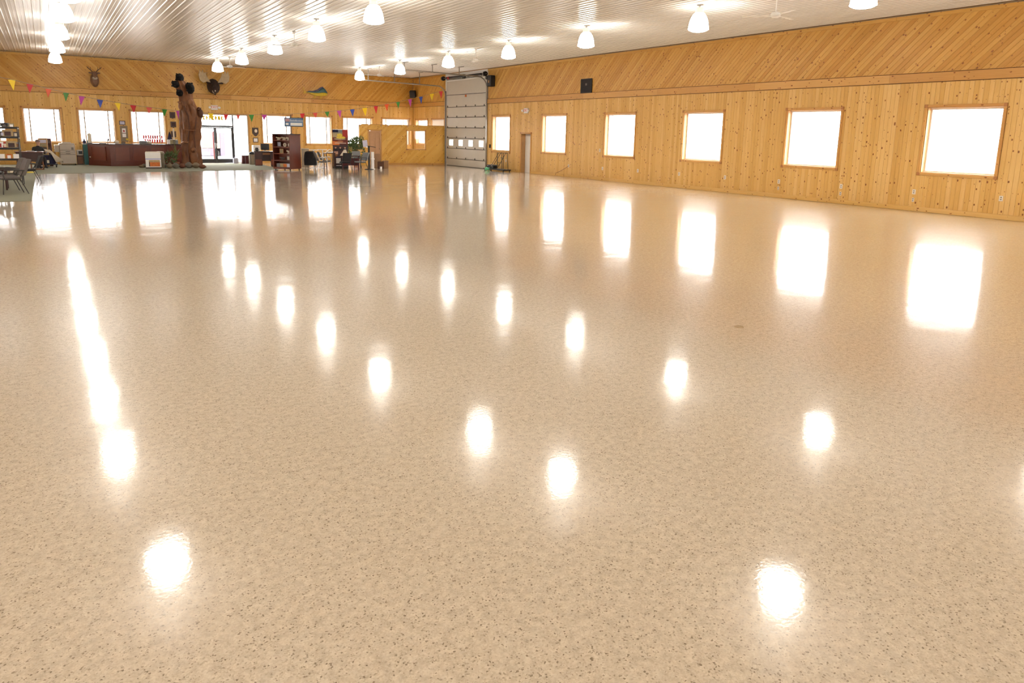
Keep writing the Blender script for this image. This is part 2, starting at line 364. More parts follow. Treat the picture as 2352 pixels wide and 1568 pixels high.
def diagonal_boards(wall, axis, sgn, pos, a0, a1, z0, z1, lean, near, skip=None, mat_='pine_band'):
    """45 degree boards between two levels; lean +1 rises with the coordinate"""
    hgt = z1-z0; stp = PW*math.sqrt(2); s = math.sqrt(.5); st = Geo(); me = None
    def ax(a, z): return Vector((0, a, z)) if axis == 'x' else Vector((a, 0, z))
    N = (-sgn, 0, 0) if axis == 'x' else (0, -sgn, 0)
    L = ax(lean*s, s); A = ax(s, -lean*s)                      # across points along +a
    ln = hgt/s; n = int((a1-a0)/stp)+1
    for i in range(n+int(hgt/stp)+1):
        a = a0 + (i*stp if lean < 0 else (i*stp-hgt))
        # foot of the board at a, top at a+lean*hgt; clip against [a0,a1]
        t0, t1 = 0, ln
        c = a+stp/2
        if lean > 0:
            t0 = max(0, (a0-c)/s); t1 = min(ln, (a1-c)/s)
        else:
            t0 = max(0, (c-a1)/s); t1 = min(ln, (c-a0)/s)
        if t1-t0 < .12: continue
        if skip and skip(c+lean*hgt/2): continue
        kb = lean*1.0   # horizontal cut: moving across by u lowers z by lean*u*s -> advance along L by lean*u
        full = t0 == 0 and t1 == ln
        base = ax(a, z0); base = base + (Vector((pos, 0, 0)) if axis == 'x' else Vector((0, pos, 0)))
        if full and near(c):
            if me is None:
                me = mk_mesh('diagonal_board', Geo().plank((0, 0, 0), L, A, N, PW, ln, BT, .008, k=kb)); me.materials.append(M[mat_])
            link('diagonal_board', me, wall, base)
        else:
            k0 = kb if t0 == 0 else -kb; k1 = kb if t1 == ln else -kb
            st.plank(base + L*t0, L, A, N, PW, t1-t0, BT, .008, k=k0 if t0 == 0 else 0, k1=k1 if t1 == ln else 0, v0=rng.random()*9, rnd=rng.random())
    if st.f:
        o = obj('diagonal_board_field', st, mat_, wall); o['kind'] = 'stuff'

wr = Geo(); wall_core(wr, 'x', YF, YB+BT, XR+BT, XR+.27, ZC+.06, right_holes); wr = struct(obj('wall_right', wr, 'tan_wood'), 'long knotty pine wall with square windows')
wb = Geo(); wall_core(wb, 'y', XL-.27, XR+.27, YB+BT, YB+.27, ZC+.06, back_holes); wb = struct(obj('wall_back', wb, 'tan_wood'), 'far knotty pine wall with the entrance')
LEFT_WIN = [(y, y+1.985) for y in (-6, 1.2, 8.4, 15.4, 22.66, 32.6)]
lh = [(a, b, WZ0, WZ1) for a, b in LEFT_WIN]
wl = Geo(); wall_core(wl, 'x', YF-BT, YB+BT, XL-.27, XL-BT, ZC+.06, lh); wl = struct(obj('wall_left', wl, 'tan_wood'), 'knotty pine side wall beside the camera')
FRONT_WIN = [(x, x+1.985) for x in (-3, 1.8, 6.6, 11.4, 16.2)]
fh = [(a, b, WZ0, WZ1) for a, b in FRONT_WIN]
wf = Geo(); wall_core(wf, 'y', XL-.27, XR+.27, YF-.27, YF-BT, ZC+.06, fh); wf = struct(obj('wall_front', wf, 'tan_wood'), 'knotty pine wall behind the camera')
near_r = lambda a: 5.0 < a < 21.5
vertical_boards(wr, 'x', 1, XR+BT, YF, YB, .10, BELT0+.01, right_holes, near_r)
no_ohd = lambda c: OHD[0]-.9 < c < OHD[1]+.4
diagonal_boards(wr, 'x', 1, XR+BT, YF, OHD[0]-.10, BELT1-.01, ZC-.11, -1, lambda a: 6 < a < 23)
diagonal_boards(wr, 'x', 1, XR+BT, OHD[1]+.10, YB, BELT1-.01, ZC-.11, -1, lambda a: False)
never = lambda a: False
vertical_boards(wb, 'y', 1, YB+BT, XL, XR, .10, BELT0+.01, back_holes, never)
MID = 8.35
diagonal_boards(wb, 'y', 1, YB+BT, XL, MID, BELT1-.01, ZC-.11, -1, never)
diagonal_boards(wb, 'y', 1, YB+BT, MID, XR, BELT1-.01, ZC-.11, 1, never)
vertical_boards(wl, 'x', -1, XL-BT, YF, YB, .10, BELT0+.01, lh, never); diagonal_boards(wl, 'x', -1, XL-BT, YF, YB, BELT1-.01, ZC-.11, 1, never)
vertical_boards(wf, 'y', -1, YF-BT, XL, XR, .10, BELT0+.01, fh, never); diagonal_boards(wf, 'y', -1, YF-BT, XL, XR, BELT1-.01, ZC-.11, 1, never)

def hboard(name, axis, sgn, pos, a0, a1, z0, z1, th, label, mat_='pine_trim', seg=4.9):
    """horizontal trim, one object with its lengths of board as one mesh"""
    g = Geo(); a = a0; L = (0, 1, 0) if axis == 'x' else (1, 0, 0); N = (-sgn, 0, 0) if axis == 'x' else (0, -sgn, 0)
    while a < a1-.01:
        b = min(a+seg, a1)
        g.plank((pos, a, z0) if axis == 'x' else (a, pos, z0), L, (0, 0, 1), N, z1-z0, b-a-.003, th, .006, v0=rng.random()*20, rnd=rng.random()); a = b
    return struct(obj(name, g, mat_), label)
tn = 0
for ax_, sg, pos, spans, nm in (('x', 1, XR, [(YF, OHD[0]-.1), (OHD[1]+.1, YB)], 'window wall'), ('y', 1, YB, [(XL, XR)], 'entrance wall'), ('x', -1, XL, [(YF, YB)], 'side wall'), ('y', -1, YF, [(XL, XR)], 'wall behind the camera')):
    for k, (a0, a1) in enumerate(spans):
        tn += 1; hboard('trim_%d' % tn, ax_, sg, pos+sg*.001, a0, a1, BELT0, BELT1, .035, 'wide pine belt board along the '+nm)
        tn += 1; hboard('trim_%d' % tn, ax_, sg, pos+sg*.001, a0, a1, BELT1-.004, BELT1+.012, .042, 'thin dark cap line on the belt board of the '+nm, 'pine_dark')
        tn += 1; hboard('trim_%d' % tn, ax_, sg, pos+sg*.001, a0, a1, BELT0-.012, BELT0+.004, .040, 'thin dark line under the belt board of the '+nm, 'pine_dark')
        tn += 1; hboard('trim_%d' % tn, ax_, sg, pos+sg*.001, a0, a1, ZC-.016, ZC+.0, .034, 'grey steel edge strip at the ceiling of the '+nm, 'track_steel')
        tn += 1; hboard('trim_%d' % tn, ax_, sg, pos+sg*.001, a0, a1, ZC-.125, ZC-.016, .03, 'pine board under the ceiling on the '+nm, 'pine_band')
def runs(a0, a1, cuts):
    out = []; c = a0
    for p, q in sorted(cuts):
        if p > c: out.append((c, p))
        c = max(c, q)
    if c < a1: out.append((c, a1))
    return out
for nm, ax_, sg, pos, a0, a1, cuts in (('right', 'x', 1, XR, YF, YB, [(OHD[0]-.12, OHD[1]+.12), (SDOOR[0]-.1, SDOOR[1]+.1)]), ('back', 'y', 1, YB, XL, XR, [(ENTRY[0]-.1, ENTRY[1]+.1)]), ('left', 'x', -1, XL, YF, YB, []), ('front', 'y', -1, YF, XL, XR, [])):
    g = Geo()
    for p, q in runs(a0, a1, cuts):
        a = p
        while a < q-.01:
            b = min(a+4.6, q); g.plank((pos+sg*.001, a, 0) if ax_ == 'x' else (a, pos+sg*.001, 0), (0, 1, 0) if ax_ == 'x' else (1, 0, 0), (0, 0, 1), (-sg, 0, 0) if ax_ == 'x' else (0, -sg, 0), .14, b-a-.003, .03, .008, v0=rng.random()*20, rnd=rng.random()); a = b
    struct(obj('baseboard_'+nm, g, 'pine'), 'pine baseboard at the foot of the wall')

# ------------------------------------------------------------------ windows
wn = [0]
def window(axis, sgn, pos, a0, a1, z0, z1, label, lites=1, casing=True, blinds=False, deep=.27):
    """opening a0..a1 x z0..z1 in the wall at pos; sgn +1: outside lies at larger coordinate"""
    wn[0] += 1; r = sempty('window_%d' % wn[0], label)
    def P(a, d, z): return (pos+sgn*d, a, z) if axis == 'x' else (a, pos+sgn*d, z)       # d>0 outward
    def bb(g, p, q, d0, d1, e0, e1):
        A, B = P(p, d0, e0), P(q, d1, e1); return g.bb(min(A[0], B[0]), max(A[0], B[0]), min(A[1], B[1]), max(A[1], B[1]), e0, e1)
    LA = (0, 1, 0) if axis == 'x' else (1, 0, 0); NI = (-sgn, 0, 0) if axis == 'x' else (0, -sgn, 0)
    cw = .075
    if casing:
        for (o_, L_, A_, w_, l_) in ((P(a0, 0, z0-cw), LA, (0, 0, 1), cw, a1-a0), (P(a0, 0, z1), LA, (0, 0, 1), cw, a1-a0), (P(a0-cw, 0, z0), (0, 0, 1), LA, cw, z1-z0), (P(a1, 0, z0), (0, 0, 1), LA, cw, z1-z0)):
            obj('casing', Geo().plank(o_, L_, A_, NI, w_, l_, .028, .005, v0=rng.random()*9, rnd=rng.random()), 'pine_trim', r)
        for p in (a0-cw-.008, a1-.008):
            for q in (z0-cw-.008, z1-.008):
                g = Geo(); bb(g, p, p+cw+.016, -.038, 0, q, q+cw+.016); b_ = obj('corner_block', g, 'corner_wood', r, bevel=.006)
    g = Geo(); t = .02
    for (p, q, e0, e1) in ((a0, a1, z0, z0+t), (a0, a1, z1-t, z1), (a0, a0+t, z0+t, z1-t), (a1-t, a1, z0+t, z1-t)):
        A, B = P(p, 0, e0), P(q, deep, e1)
        L_ = LA if q-p > t+1e-6 else (0, 0, 1); 
        g.bb(min(A[0], B[0]), max(A[0], B[0]), min(A[1], B[1]), max(A[1], B[1]), e0, e1)
    obj('jamb', g, 'tan_wood', r)
    fw = .045; d0, d1 = deep-.09, deep-.03; g = Geo()
    for (p, q, e0, e1) in ((a0+t, a1-t, z0+t, z0+t+fw), (a0+t, a1-t, z1-t-fw, z1-t), (a0+t, a0+t+fw, z0+t+fw, z1-t-fw), (a1-t-fw, a1-t, z0+t+fw, z1-t-fw)): bb(g, p, q, d0, d1, e0, e1)
    obj('frame', g, 'white_paint', r)
    cuts = [a0+t+fw, a1-t-fw]
    if lites == 3:
        s_ = .17*(a1-a0); cuts = [a0+t+fw, a0+s_, a1-s_, a1-t-fw]
        for m_ in (a0+s_, a1-s_):
            g = Geo(); bb(g, m_-.03, m_+.03, d0-.02, d1, z0+t+fw, z1-t-fw); obj('mullion', g, 'mullion', r)
    if lites == 2:
        m_ = (a0+a1)/2; cuts = [a0+t+fw, m_, a1-t-fw]
        g = Geo(); bb(g, m_-.03, m_+.03, d0-.02, d1, z0+t+fw, z1-t-fw); obj('mullion', g, 'mullion', r)
    for i in range(len(cuts)-1):
        g = Geo(); bb(g, cuts[i], cuts[i+1], deep-.063, deep-.057, z0+t+fw, z1-t-fw); obj('pane', g, 'glass', r)
    if blinds:
        g = Geo(); n = int((a1-a0)/.09)
        for i in range(n):
            a = a0+.05+i*(a1-a0-.1)/(n-1); c = P(a, .05, (z0+z1)/2); g.box(c, (.075, .004, z1-z0-.08) if axis == 'y' else (.004, .075, z1-z0-.08), rz=R(28))
        o = obj('blind_slats', g, 'blind', r); o['kind'] = 'stuff'
        g = Geo(); bb(g, a0+.03, a1-.03, .01, .08, z1-.07, z1-.02); obj('blind_rail', g, 'white_paint', r)
    return r
ords = ['nearest the camera', 'second from the camera', 'third from the camera', 'fourth from the camera', 'between the fourth window and the side door', 'narrow, next to the tall overhead door']
for i, (a, b) in enumerate(RIGHT_WIN): window('x', 1, XR, a, b, WZ0 if i < 5 else 1.07, WZ1, 'bright square window in the right pine wall, '+ords[i])
for i, (a, b) in enumerate(RIGHT_MORE): window('x', 1, XR, a, b, WZ0, WZ1, 'square window in the right pine wall beside the camera')
bl = ['at the edge of the frame behind the literature rack', 'behind the seated person', 'behind the copier', 'above the reception counter', 'behind the information sign', 'behind the bistro tables', 'rising above the corner office by the banner', 'with vertical blinds above the corner office']
bws = []
for i, (a, b) in enumerate(BACK_WIN): bws.append(window('y', 1, YB, a, b, BZ0, BZ1, 'three-light window in the far pine wall '+bl[i], lites=3, blinds=(i == 7)))
for i, (a, b, c, d) in enumerate(SMALL): window('x', 1, XR, a, b, c, d, 'small window above the corner office, '+('in the corner' if i == 0 else 'with vertical blinds beside the overhead door'), lites=1, blinds=(i == 1))
for a, b in LEFT_WIN: window('x', -1, XL, a, b, WZ0, WZ1, 'square window in the side wall beside the camera')
for a, b in FRONT_WIN: window('y', -1, YF, a, b, WZ0, WZ1, 'square window in the wall behind the camera')

def glyph_row(n, wd, ht, seed):
    """a row of worn painted letters that cannot be read from inside"""
    q = random.Random(seed); g = Geo(); cw = wd/n; s = ht*.34
    for i in range(n):
        x = -wd/2+i*cw; ww = cw*.72; k = q.randrange(4)
        if k == 0:
            g.bb(x, x+ww, 0, .004, 0, s); g.bb(x, x+ww, 0, .004, ht-s, ht); g.bb(x, x+s*.9, 0, .004, s, ht-s); g.bb(x+ww-s*.9, x+ww, 0, .004, s, ht-s)
        elif k == 1: g.bb(x, x+s, 0, .004, 0, ht); g.bb(x+s, x+ww, 0, .004, ht*.4, ht*.4+s)
        elif k == 2: g.bb(x, x+ww, 0, .004, ht-s, ht); g.bb(x+ww*.35, x+ww*.35+s, 0, .004, 0, ht-s)
        else: g.bb(x, x+s, 0, .004, 0, ht); g.bb(x+s, x+ww, 0, .004, 0, s); g.bb(x+s, x+ww, 0, .004, ht-s, ht)
    return g
obj('lettering', glyph_row(9, 1.05, .2, 3), 'pennant_red', bws[3], (5.22, YB+.17, 1.42), label='red window lettering seen from behind')
obj('lettering', glyph_row(8, 1.0, .2, 5), 'pennant_red', bws[3], (5.25, YB+.17, 1.20), label='red window lettering seen from behind')

# ------------------------------------------------------------------ entrance
e = sempty('door_1', 'glazed entrance with double doors in dark bronze frames', (0, YB, 0))
x0, x1, _, zt = ENTRY; L0, L1, LM = 7.55, 9.62, 8.585
for nm, a, b, c, d in (('head', x0, x1, zt-.05, zt), ('side_jamb', x0, x0+.05, 0, zt), ('side_jamb', x1-.05, x1, 0, zt)):
    obj(nm, Geo().bb(a, b, -.02, .2, c, d), 'mullion', e)
for a in (L0, L1): obj('mullion', Geo().bb(a-.035, a+.035, .05, .15, 0, zt-.05), 'bronze_frame' if a == L1 else 'bronze_frame', e)
obj('transom_bar', Geo().bb(L0, L1, .04, .16, 2.16, 2.26), 'bronze_frame', e)
obj('pane', Geo().bb(L0+.035, L1-.035, .097, .103, 2.26, zt-.05), 'glass', e)
obj('pane', Geo().bb(x0+.05, L0-.035, .097, .103, .05, zt-.05), 'glass', e)
obj('pane', Geo().bb(L1+.035, x1-.05, .097, .103, .05, zt-.05), 'glass', e)
for a, b in ((x0+.05, L0-.035), (L1+.035, x1-.05)): obj('sill', Geo().bb(a, b, .05, .15, 0, .05), 'mullion', e)
for k, (a, b) in enumerate(((L0+.037, LM-.003), (LM+.003, L1-.037))):
    lf = obj('door_leaf', Geo().bb(a, b, .07, .12, .01, .26).bb(a, a+.075, .07, .12, .26, 2.155).bb(b-.075, b, .07, .12, .26, 2.155).bb(a+.075, b-.075, .07, .12, 2.09, 2.155), 'bronze_frame', e)
    obj('pane', Geo().bb(a+.075, b-.075, .092, .098, .26, 2.09), 'glass', lf)
    hx = b-.04 if k == 0 else a+.04
    obj('push_bar', Geo().tube([(hx, .07, .9), (hx, .02, .9), (hx, .02, 1.2), (hx, .07, 1.2)], .012, 8), 'chrome', lf, smooth=True)
obj('lettering', glyph_row(10, 1.7, .24, 11), 'pennant_yellow', e, (8.45, .08, 2.58), label='yellow painted lettering on the transom glass seen from behind')
for (a, b, c, d) in ((x0-.08, x0, 0, zt+.08), (x1, x1+.08, 0, zt+.08)): obj('casing', Geo().plank((a, 0, 0), (0, 0, 1), (1, 0, 0), (0, -1, 0), .08, zt+.08, .028, .005, rnd=.3), 'pine_trim', e)
obj('casing', Geo().plank((x0, 0, zt), (1, 0, 0), (0, 0, 1), (0, -1, 0), .08, x1-x0, .028, .005, rnd=.6), 'pine_trim', e)
# outside the entrance
def sx(px, Y, py=370): return PY(px, py, Y).x
tr = thing('parked_trailer', 'pale trailer standing outside beyond the glass doors', 'trailer', (sx(465, 60), 60, -.125))
wdt = sx(519, 60)-sx(465, 60)
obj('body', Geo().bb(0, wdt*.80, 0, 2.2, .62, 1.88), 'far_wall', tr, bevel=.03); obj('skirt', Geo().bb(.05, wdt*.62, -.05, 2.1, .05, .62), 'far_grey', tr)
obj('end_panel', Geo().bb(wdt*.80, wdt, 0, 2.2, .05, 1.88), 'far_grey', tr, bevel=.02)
for a in (.35, 1.1): obj('wheel', Geo().cyl((a, .1, .25), (a, .32, .25), .25, n=16), 'rubber', tr, smooth=True)
for px, lab in ((459.5, 'red steel post outside the left glass door leaf'), (494.6, 'red steel post outside where the glass doors meet')):
    t = thing('red_post', lab, 'post', (sx(px, 46.6), 46.6, -.125), group='red posts outside the entrance')
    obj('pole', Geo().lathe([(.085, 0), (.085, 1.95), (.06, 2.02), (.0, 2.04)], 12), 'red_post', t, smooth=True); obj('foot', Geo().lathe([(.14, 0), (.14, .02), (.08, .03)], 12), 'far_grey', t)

# ------------------------------------------------------------------ overhead door
y0, y1, _, zt = OHD
oh = sempty('door_2', 'tall white sectional overhead door in the right wall', (XR, 0, 0))
obj('jamb', Geo().bb(-.02, .27, y0-.1, y0+.025, 0, ZC-.01).bb(-.02, .27, y1-.025, y1+.1, 0, ZC-.01), 'white_paint', oh)
obj('header', Geo().bb(.0, .05, y0, y1, 5.30, ZC-.01), 'white_paint', oh)
SEC = [0.0, .47, 1.12, 1.77, 2.41, 3.06, 3.70, 4.47, 5.42]
for i in range(len(SEC)-1):
    a, b = SEC[i], SEC[i+1]; g = Geo()
    if i == 2:
        ww, wh, zc = .50, .36, (a+b)/2+.03; cs = [y0+(y1-y0)*(k+.5)/4 for k in range(4)]
        cur = y0+.02
        for c in cs: g.bb(.02, .07, cur, c-ww/2, a+.003, b-.003); g.bb(.02, .07, c-ww/2, c+ww/2, a+.003, zc-wh/2); g.bb(.02, .07, c-ww/2, c+ww/2, zc+wh/2, b-.003); cur = c+ww/2
        g.bb(.02, .07, cur, y1-.02, a+.003, b-.003)
    else: g.bb(.02, .07, y0+.02, y1-.02, a+.003, b-.003)
    s_ = obj('door_section', g, 'door_panel', oh)
    if i == 2:
        for c in cs:
            obj('pane', Geo().bb(.045, .05, c-ww/2, c+ww/2, zc-wh/2, zc+wh/2), 'glass', s_)
            gg = Geo(); q = .03
            for (p0, p1, q0, q1) in ((c-ww/2-q, c+ww/2+q, zc-wh/2-q, zc-wh/2), (c-ww/2-q, c+ww/2+q, zc+wh/2, zc+wh/2+q), (c-ww/2-q, c-ww/2, zc-wh/2, zc+wh/2), (c+ww/2, c+ww/2+q, zc-wh/2, zc+wh/2)): gg.bb(.005, .022, p0, p1, q0, q1)
            obj('window_frame', gg, 'white_paint', s_)
    st_ = obj('strut', Geo().bb(-.015, .03, y0+.02, y1-.02, b-.035, b-.005) if i == 6 else Geo().bb(.0, .03, y0+.02, y1-.02, b-.024, b+.012), 'seal_dark', s_)
    if i < 6:
        for c in (.06, .27, .5, .73, .97):
            yc = y0+(y1-y0)*c; obj('hinge', Geo().bb(-.01, .02, yc-.025, yc+.025, b+.0, b+.10).cyl((-.012, yc-.04, b+.0), (-.012, yc+.04, b+.0), .014, n=6), 'seal_dark', s_)
obj('bottom_seal', Geo().bb(.0, .07, y0, y1, 0, .03), 'seal_dark', oh)
obj('reflector', Geo().bb(.005, .02, 37.55, 37.75, 4.28, 4.42), 'orange_print', oh, label='small orange reflector')
# tracks
def trackpts(y, zc, xlen=5.4, rad=.55):
    p = [(-.07, y, 0), (-.07, y, zc-rad)]
    for k in range(1, 9): a = k/8*math.pi/2; p.append((-.07-rad*(1-math.cos(a)), y, zc-rad+rad*math.sin(a)))
    p.append((-.07-xlen, y, zc+.08)); return p
for y, nm, xl in ((y1+.05, 'left', 5.6), (y0-.05, 'right', 5.6)):
    t_ = thing('door_track', 'grey steel track curving into the hall from the %s edge of the overhead door' % ('far' if nm == 'left' else 'near'), 'track', (XR, 0, 0), group='overhead door tracks')
    zc_ = 5.02 if nm == 'left' else 5.32
    obj('rail', Geo().tube(trackpts(y, zc_, xl), .035, 6), 'track_steel', t_)
    obj('mounting_angle', Geo().bb(-.06, -.005, y-.05, y+.05, 0, zc_-.3), 'track_steel' if nm == 'right' else 'seal_dark', t_)
    for k, xx in enumerate((-1.9, -3.6, -5.3)):
        zz = zc_+.02
        obj('hanger', Geo().bb(xx-.02, xx+.02, y-.02, y+.02, zz, ZC).bb(xx-.02, xx+.02, y-.5, y+.1, ZC-.05, ZC-.01), 'track_steel', t_)
sp_ = thing('torsion_spring', 'dark torsion spring shaft above the overhead door', 'spring', (XR-.20, 0, 5.50))
obj('shaft', Geo().cyl((0, y0-.25, 0), (0, y1+.2, 0), .02, n=8), 'steel_grey', sp_)
obj('spring', Geo().lathe([(.06, 0), (.065, .05), (.055, .1)]*6, 10) if False else Geo().cyl((0, y0+2.2, 0), (0, y1-.35, 0), .075, n=12), 'black_metal', sp_); obj('spring', Geo().cyl((0, y0+.3, 0), (0, y0+1.9, 0), .07, n=12), 'black_metal', sp_)
obj('winding_cone', Geo().cyl((0, y1-.75, 0), (0, y1-.6, 0), .088, n=12), 'red_paint', sp_)
for y in (y0-.1, y1+.08): obj('cable_drum', Geo().cyl((0, y-.06, 0), (0, y+.06, 0), .14, n=16), 'black_metal', sp_)
obj('bracket', Geo().bb(-.03, .14, (y0+y1)/2-.05, (y0+y1)/2+.05, -.12, .12), 'black_metal', sp_)
op = thing('door_operator', 'black motor box beside the top of the overhead door', 'motor', (XR-.02, y0-.62, 4.75))
obj('housing', Geo().bb(-.32, 0, -.3, .12, 0, .62), 'black_plastic', op, bevel=.03); obj('label_plate', Geo().bb(-.326, -.32, -.16, -.04, .2, .34), 'tan_wood', op); obj('pulley', Geo().cyl((-.36, .14, .5), (-.2, .14, .5), .1, n=14), 'black_metal', op)
obj('chain', Geo().tube([(-.25, .2, .3), (-.25, .2, -3.2), (-.25, .26, -3.25), (-.25, .28, .3)], .012, 5), 'steel_grey', op)
o = thing('wall_switch', 'small black push-button station beside the overhead door', 'switch', (XR, 34.72, 1.26)); obj('box', Geo().bb(-.05, 0, -.06, .06, 0, .2), 'black_plastic', o, bevel=.008); obj('button', Geo().cyl((-.06, 0, .13), (-.05, 0, .13), .02, n=10), 'red_paint', o)

# ------------------------------------------------------------------ side door
d3 = sempty('door_3', 'grey side door set deep in a pine casing', (XR, 0, 0)); a, b, _, zt = SDOOR
obj('jamb', Geo().bb(0, .33, a-.0, a+.02, 0, zt).bb(0, .33, b-.02, b, 0, zt).bb(0, .33, a, b, zt-.02, zt), 'tan_wood', d3)
lf = obj('door_leaf', Geo().bb(.26, .305, a+.015, b-.015, .0, zt-.015), 'white_paint', d3, bevel=.004)
obj('door_handle', Geo().cyl((.26, a+.1, 1.0), (.20, a+.1, 1.0), .022, n=10).ell((.2, a+.1, 1.0), (.025, .03, .03), 10, 6), 'chrome', lf, smooth=True)
obj('casing', Geo().plank((0, b, 0), (0, 0, 1), (0, 1, 0), (-1, 0, 0), .08, zt, .028, .005, rnd=.2), 'pine_trim', d3); obj('casing', Geo().plank((0, a-.08, 0), (0, 0, 1), (0, 1, 0), (-1, 0, 0), .08, zt, .028, .005, rnd=.5), 'pine_trim', d3)
obj('casing', Geo().plank((0, a, zt), (0, 1, 0), (0, 0, 1), (-1, 0, 0), .08, b-a, .028, .005, rnd=.7), 'pine_trim', d3)
for q in (a-.085, b-.005): obj('corner_block', Geo().bb(-.038, 0, q, q+.09, zt-.005, zt+.085), 'corner_wood', d3, bevel=.006)

# ------------------------------------------------------------------ corner office
PH = 2.52
P0, P1, P2 = Vector((16.2, 41.15, 0)), Vector((18.12, 41.3, 0)), Vector((21.72, 40.33, 0))
def office_wall(name, A, B, holes, label, lean):
    d = (B-A); ln = d.length; rz = math.atan2(d.y, d.x)
    g = Geo(); wall_core(g, 'y', 0, ln, 0, .12, PH-.03, holes)
    o = struct(obj(name, g, 'tan_wood', None, A, rz), label)
    # diagonal boards facing the hall, kept to the solid areas around each opening
    st = Geo(); s = math.sqrt(.5); stp = PW*math.sqrt(2)
    areas = []; c = 0
    for h in sorted(holes):
        areas += [(c, h[0], .0, PH), (h[0], h[1], h[3], PH)] + ([(h[0], h[1], 0, h[2])] if h[2] > 0 else []); c = h[1]
    areas.append((c, ln, 0, PH))
    for (a0, a1, z0, z1) in areas:
        if a1-a0 < .02: continue
        lo = int((a0-PH-.5)/stp)-1; hi = int((a1+PH+.5)/stp)+2
        for i in range(lo, hi):
            f = i*stp; c_ = f+stp/2                       # centre line crosses z=0 at c_, a(z)=c_+lean*z
            za, zb = z0, z1
            if lean > 0: za = max(za, a0-c_); zb = min(zb, a1-c_)
            else: za = max(za, c_-a1); zb = min(zb, c_-a0)
            if zb-za < .03: continue
            L = Vector((lean*s, 0, s)); A_ = Vector((s, 0, -lean*s)); t0, t1 = za/s, zb/s
            kz = lean*1.0
            va, vb = za > z0+1e-6, zb < z1-1e-6
            if va: t0 += lean*PW
            if vb: t1 += lean*PW
            if t1-t0 < .01: continue
            st.plank(Vector((f, 0, 0)) + L*t0, L, A_, (0, -1, 0), PW, t1-t0, .015, .004, k=-kz if va else kz, k1=-kz if vb else kz, v0=rng.random()*9, rnd=rng.random())
    b_ = obj('diagonal_board_field', st, 'pine_yellow', o); b_['kind'] = 'stuff'
    cap = obj('cap_rail', Geo().plank((-.02, .14, PH-.02), (1, 0, 0), (0, -1, 0), (0, 0, 1), .18, ln+.03, .03, .005, rnd=.4), 'pine_trim', o)
    obj('baseboard', Geo().plank((0, -.015, 0), (1, 0, 0), (0, 0, 1), (0, -1, 0), .11, ln, .018, .004, rnd=.1) if not any(h[2] == 0 for h in holes) else Geo().plank((holes[0][1]+.08, -.015, 0), (1, 0, 0), (0, 0, 1), (0, -1, 0), .11, max(.05, ln-holes[0][1]-.08), .018, .004, rnd=.1), 'pine_trim', o)
    return o, rz
pine('pine_yellow', (.80, .50, .11), (.73, .41, .07), (.62, .30, .04))
ln0 = (P1-P0).length
dh = (.62, 1.46, 0, 2.13)
ow1, rz1 = office_wall('wall_office_front', P0, P1, [dh], 'pine partition of the corner office with a panelled door', 1)
d2 = (P2-P1)
def on_office(px, py):                  # local coordinates on the second office wall
    d = ray(px, py); n = Vector((d2.y, -d2.x, 0)).normalized(); t = n.dot(P1-Vector((0, 0, HC)))/n.dot(d); q = Vector((0, 0, HC))+d*t; return (q-P1).dot(d2.normalized()), q.z
wa, wzt = on_office(935, 301); wb_, wzb = on_office(976, 341)
ow2, rz2 = office_wall('wall_office_side', P1, P2, [(wa, wb_, 1.02, wzt)], 'pine partition of the corner office with an interior window', 1)
d4 = sempty('door_4', 'six-panel oak door of the corner office', P0, rz1); a, b, _, zt = dh
lf = obj('door_leaf', Geo().bb(a+.02, b-.02, .03, .07, .01, zt-.01), 'office_door', d4)
for (pa, pb, za, zb) in ((.10, .37, 1.78, 2.0), (.47, .74, 1.78, 2.0), (.10, .37, 1.0, 1.68), (.47, .74, 1.0, 1.68), (.10, .37, .2, .88), (.47, .74, .2, .88)):
    gg = Geo(); gg.bb(a+pa, a+pb, .022, .031, za, zb); obj('door_panel', gg, 'office_door', lf, bevel=.008)
    obj('panel_moulding', Geo().bb(a+pa-.02, a+pb+.02, .02, .031, za-.02, za-.004).bb(a+pa-.02, a+pb+.02, .02, .031, zb+.004, zb+.02).bb(a+pa-.02, a+pa-.004, .02, .031, za-.004, zb+.004).bb(a+pb+.004, a+pb+.02, .02, .031, za-.004, zb+.004), 'tan_wood', lf)
obj('door_handle', Geo().ell((b-.09, 0, 1.0), (.03, .03, .03), 10, 6).cyl((b-.09, 0, 1.0), (b-.09, .03, 1.0), .012, n=8), 'brass', lf, smooth=True)
for o_, L_, l_, A_ in (((a-.07, -.015, 0), (0, 0, 1), zt, (1, 0, 0)), ((b, -.015, 0), (0, 0, 1), zt, (1, 0, 0)), ((a, -.015, zt), (1, 0, 0), b-a, (0, 0, 1))): obj('casing', Geo().plank(o_, L_, A_, (0, -1, 0), .07, l_, .025, .005, rnd=rng.random()), 'pine_trim', d4)
for q in (a-.075, b-.005): obj('corner_block', Geo().bb(q, q+.08, -.048, -.015, zt-.005, zt+.075), 'corner_wood', d4, bevel=.006)
wn[0] += 1; w5 = sempty('window_%d' % wn[0], 'interior window of the corner office with pine casing', P1, rz2)
for o_, L_, l_, A_ in (((wa-.07, -.015, 1.02), (0, 0, 1), wzt-1.02, (1, 0, 0)), ((wb_, -.015, 1.02), (0, 0, 1), wzt-1.02, (1, 0, 0)), ((wa, -.015, wzt), (1, 0, 0), wb_-wa, (0, 0, 1)), ((wa, -.015, .95), (1, 0, 0), wb_-wa, (0, 0, 1))): obj('casing', Geo().plank(o_, L_, A_, (0, -1, 0), .07, l_, .025, .005, rnd=rng.random()), 'pine_trim', w5)
for q in (wa-.075, wb_-.005):
    for z in (.945, wzt-.005): obj('corner_block', Geo().bb(q, q+.08, -.048, -.015, z, z+.08), 'corner_wood', w5, bevel=.006)
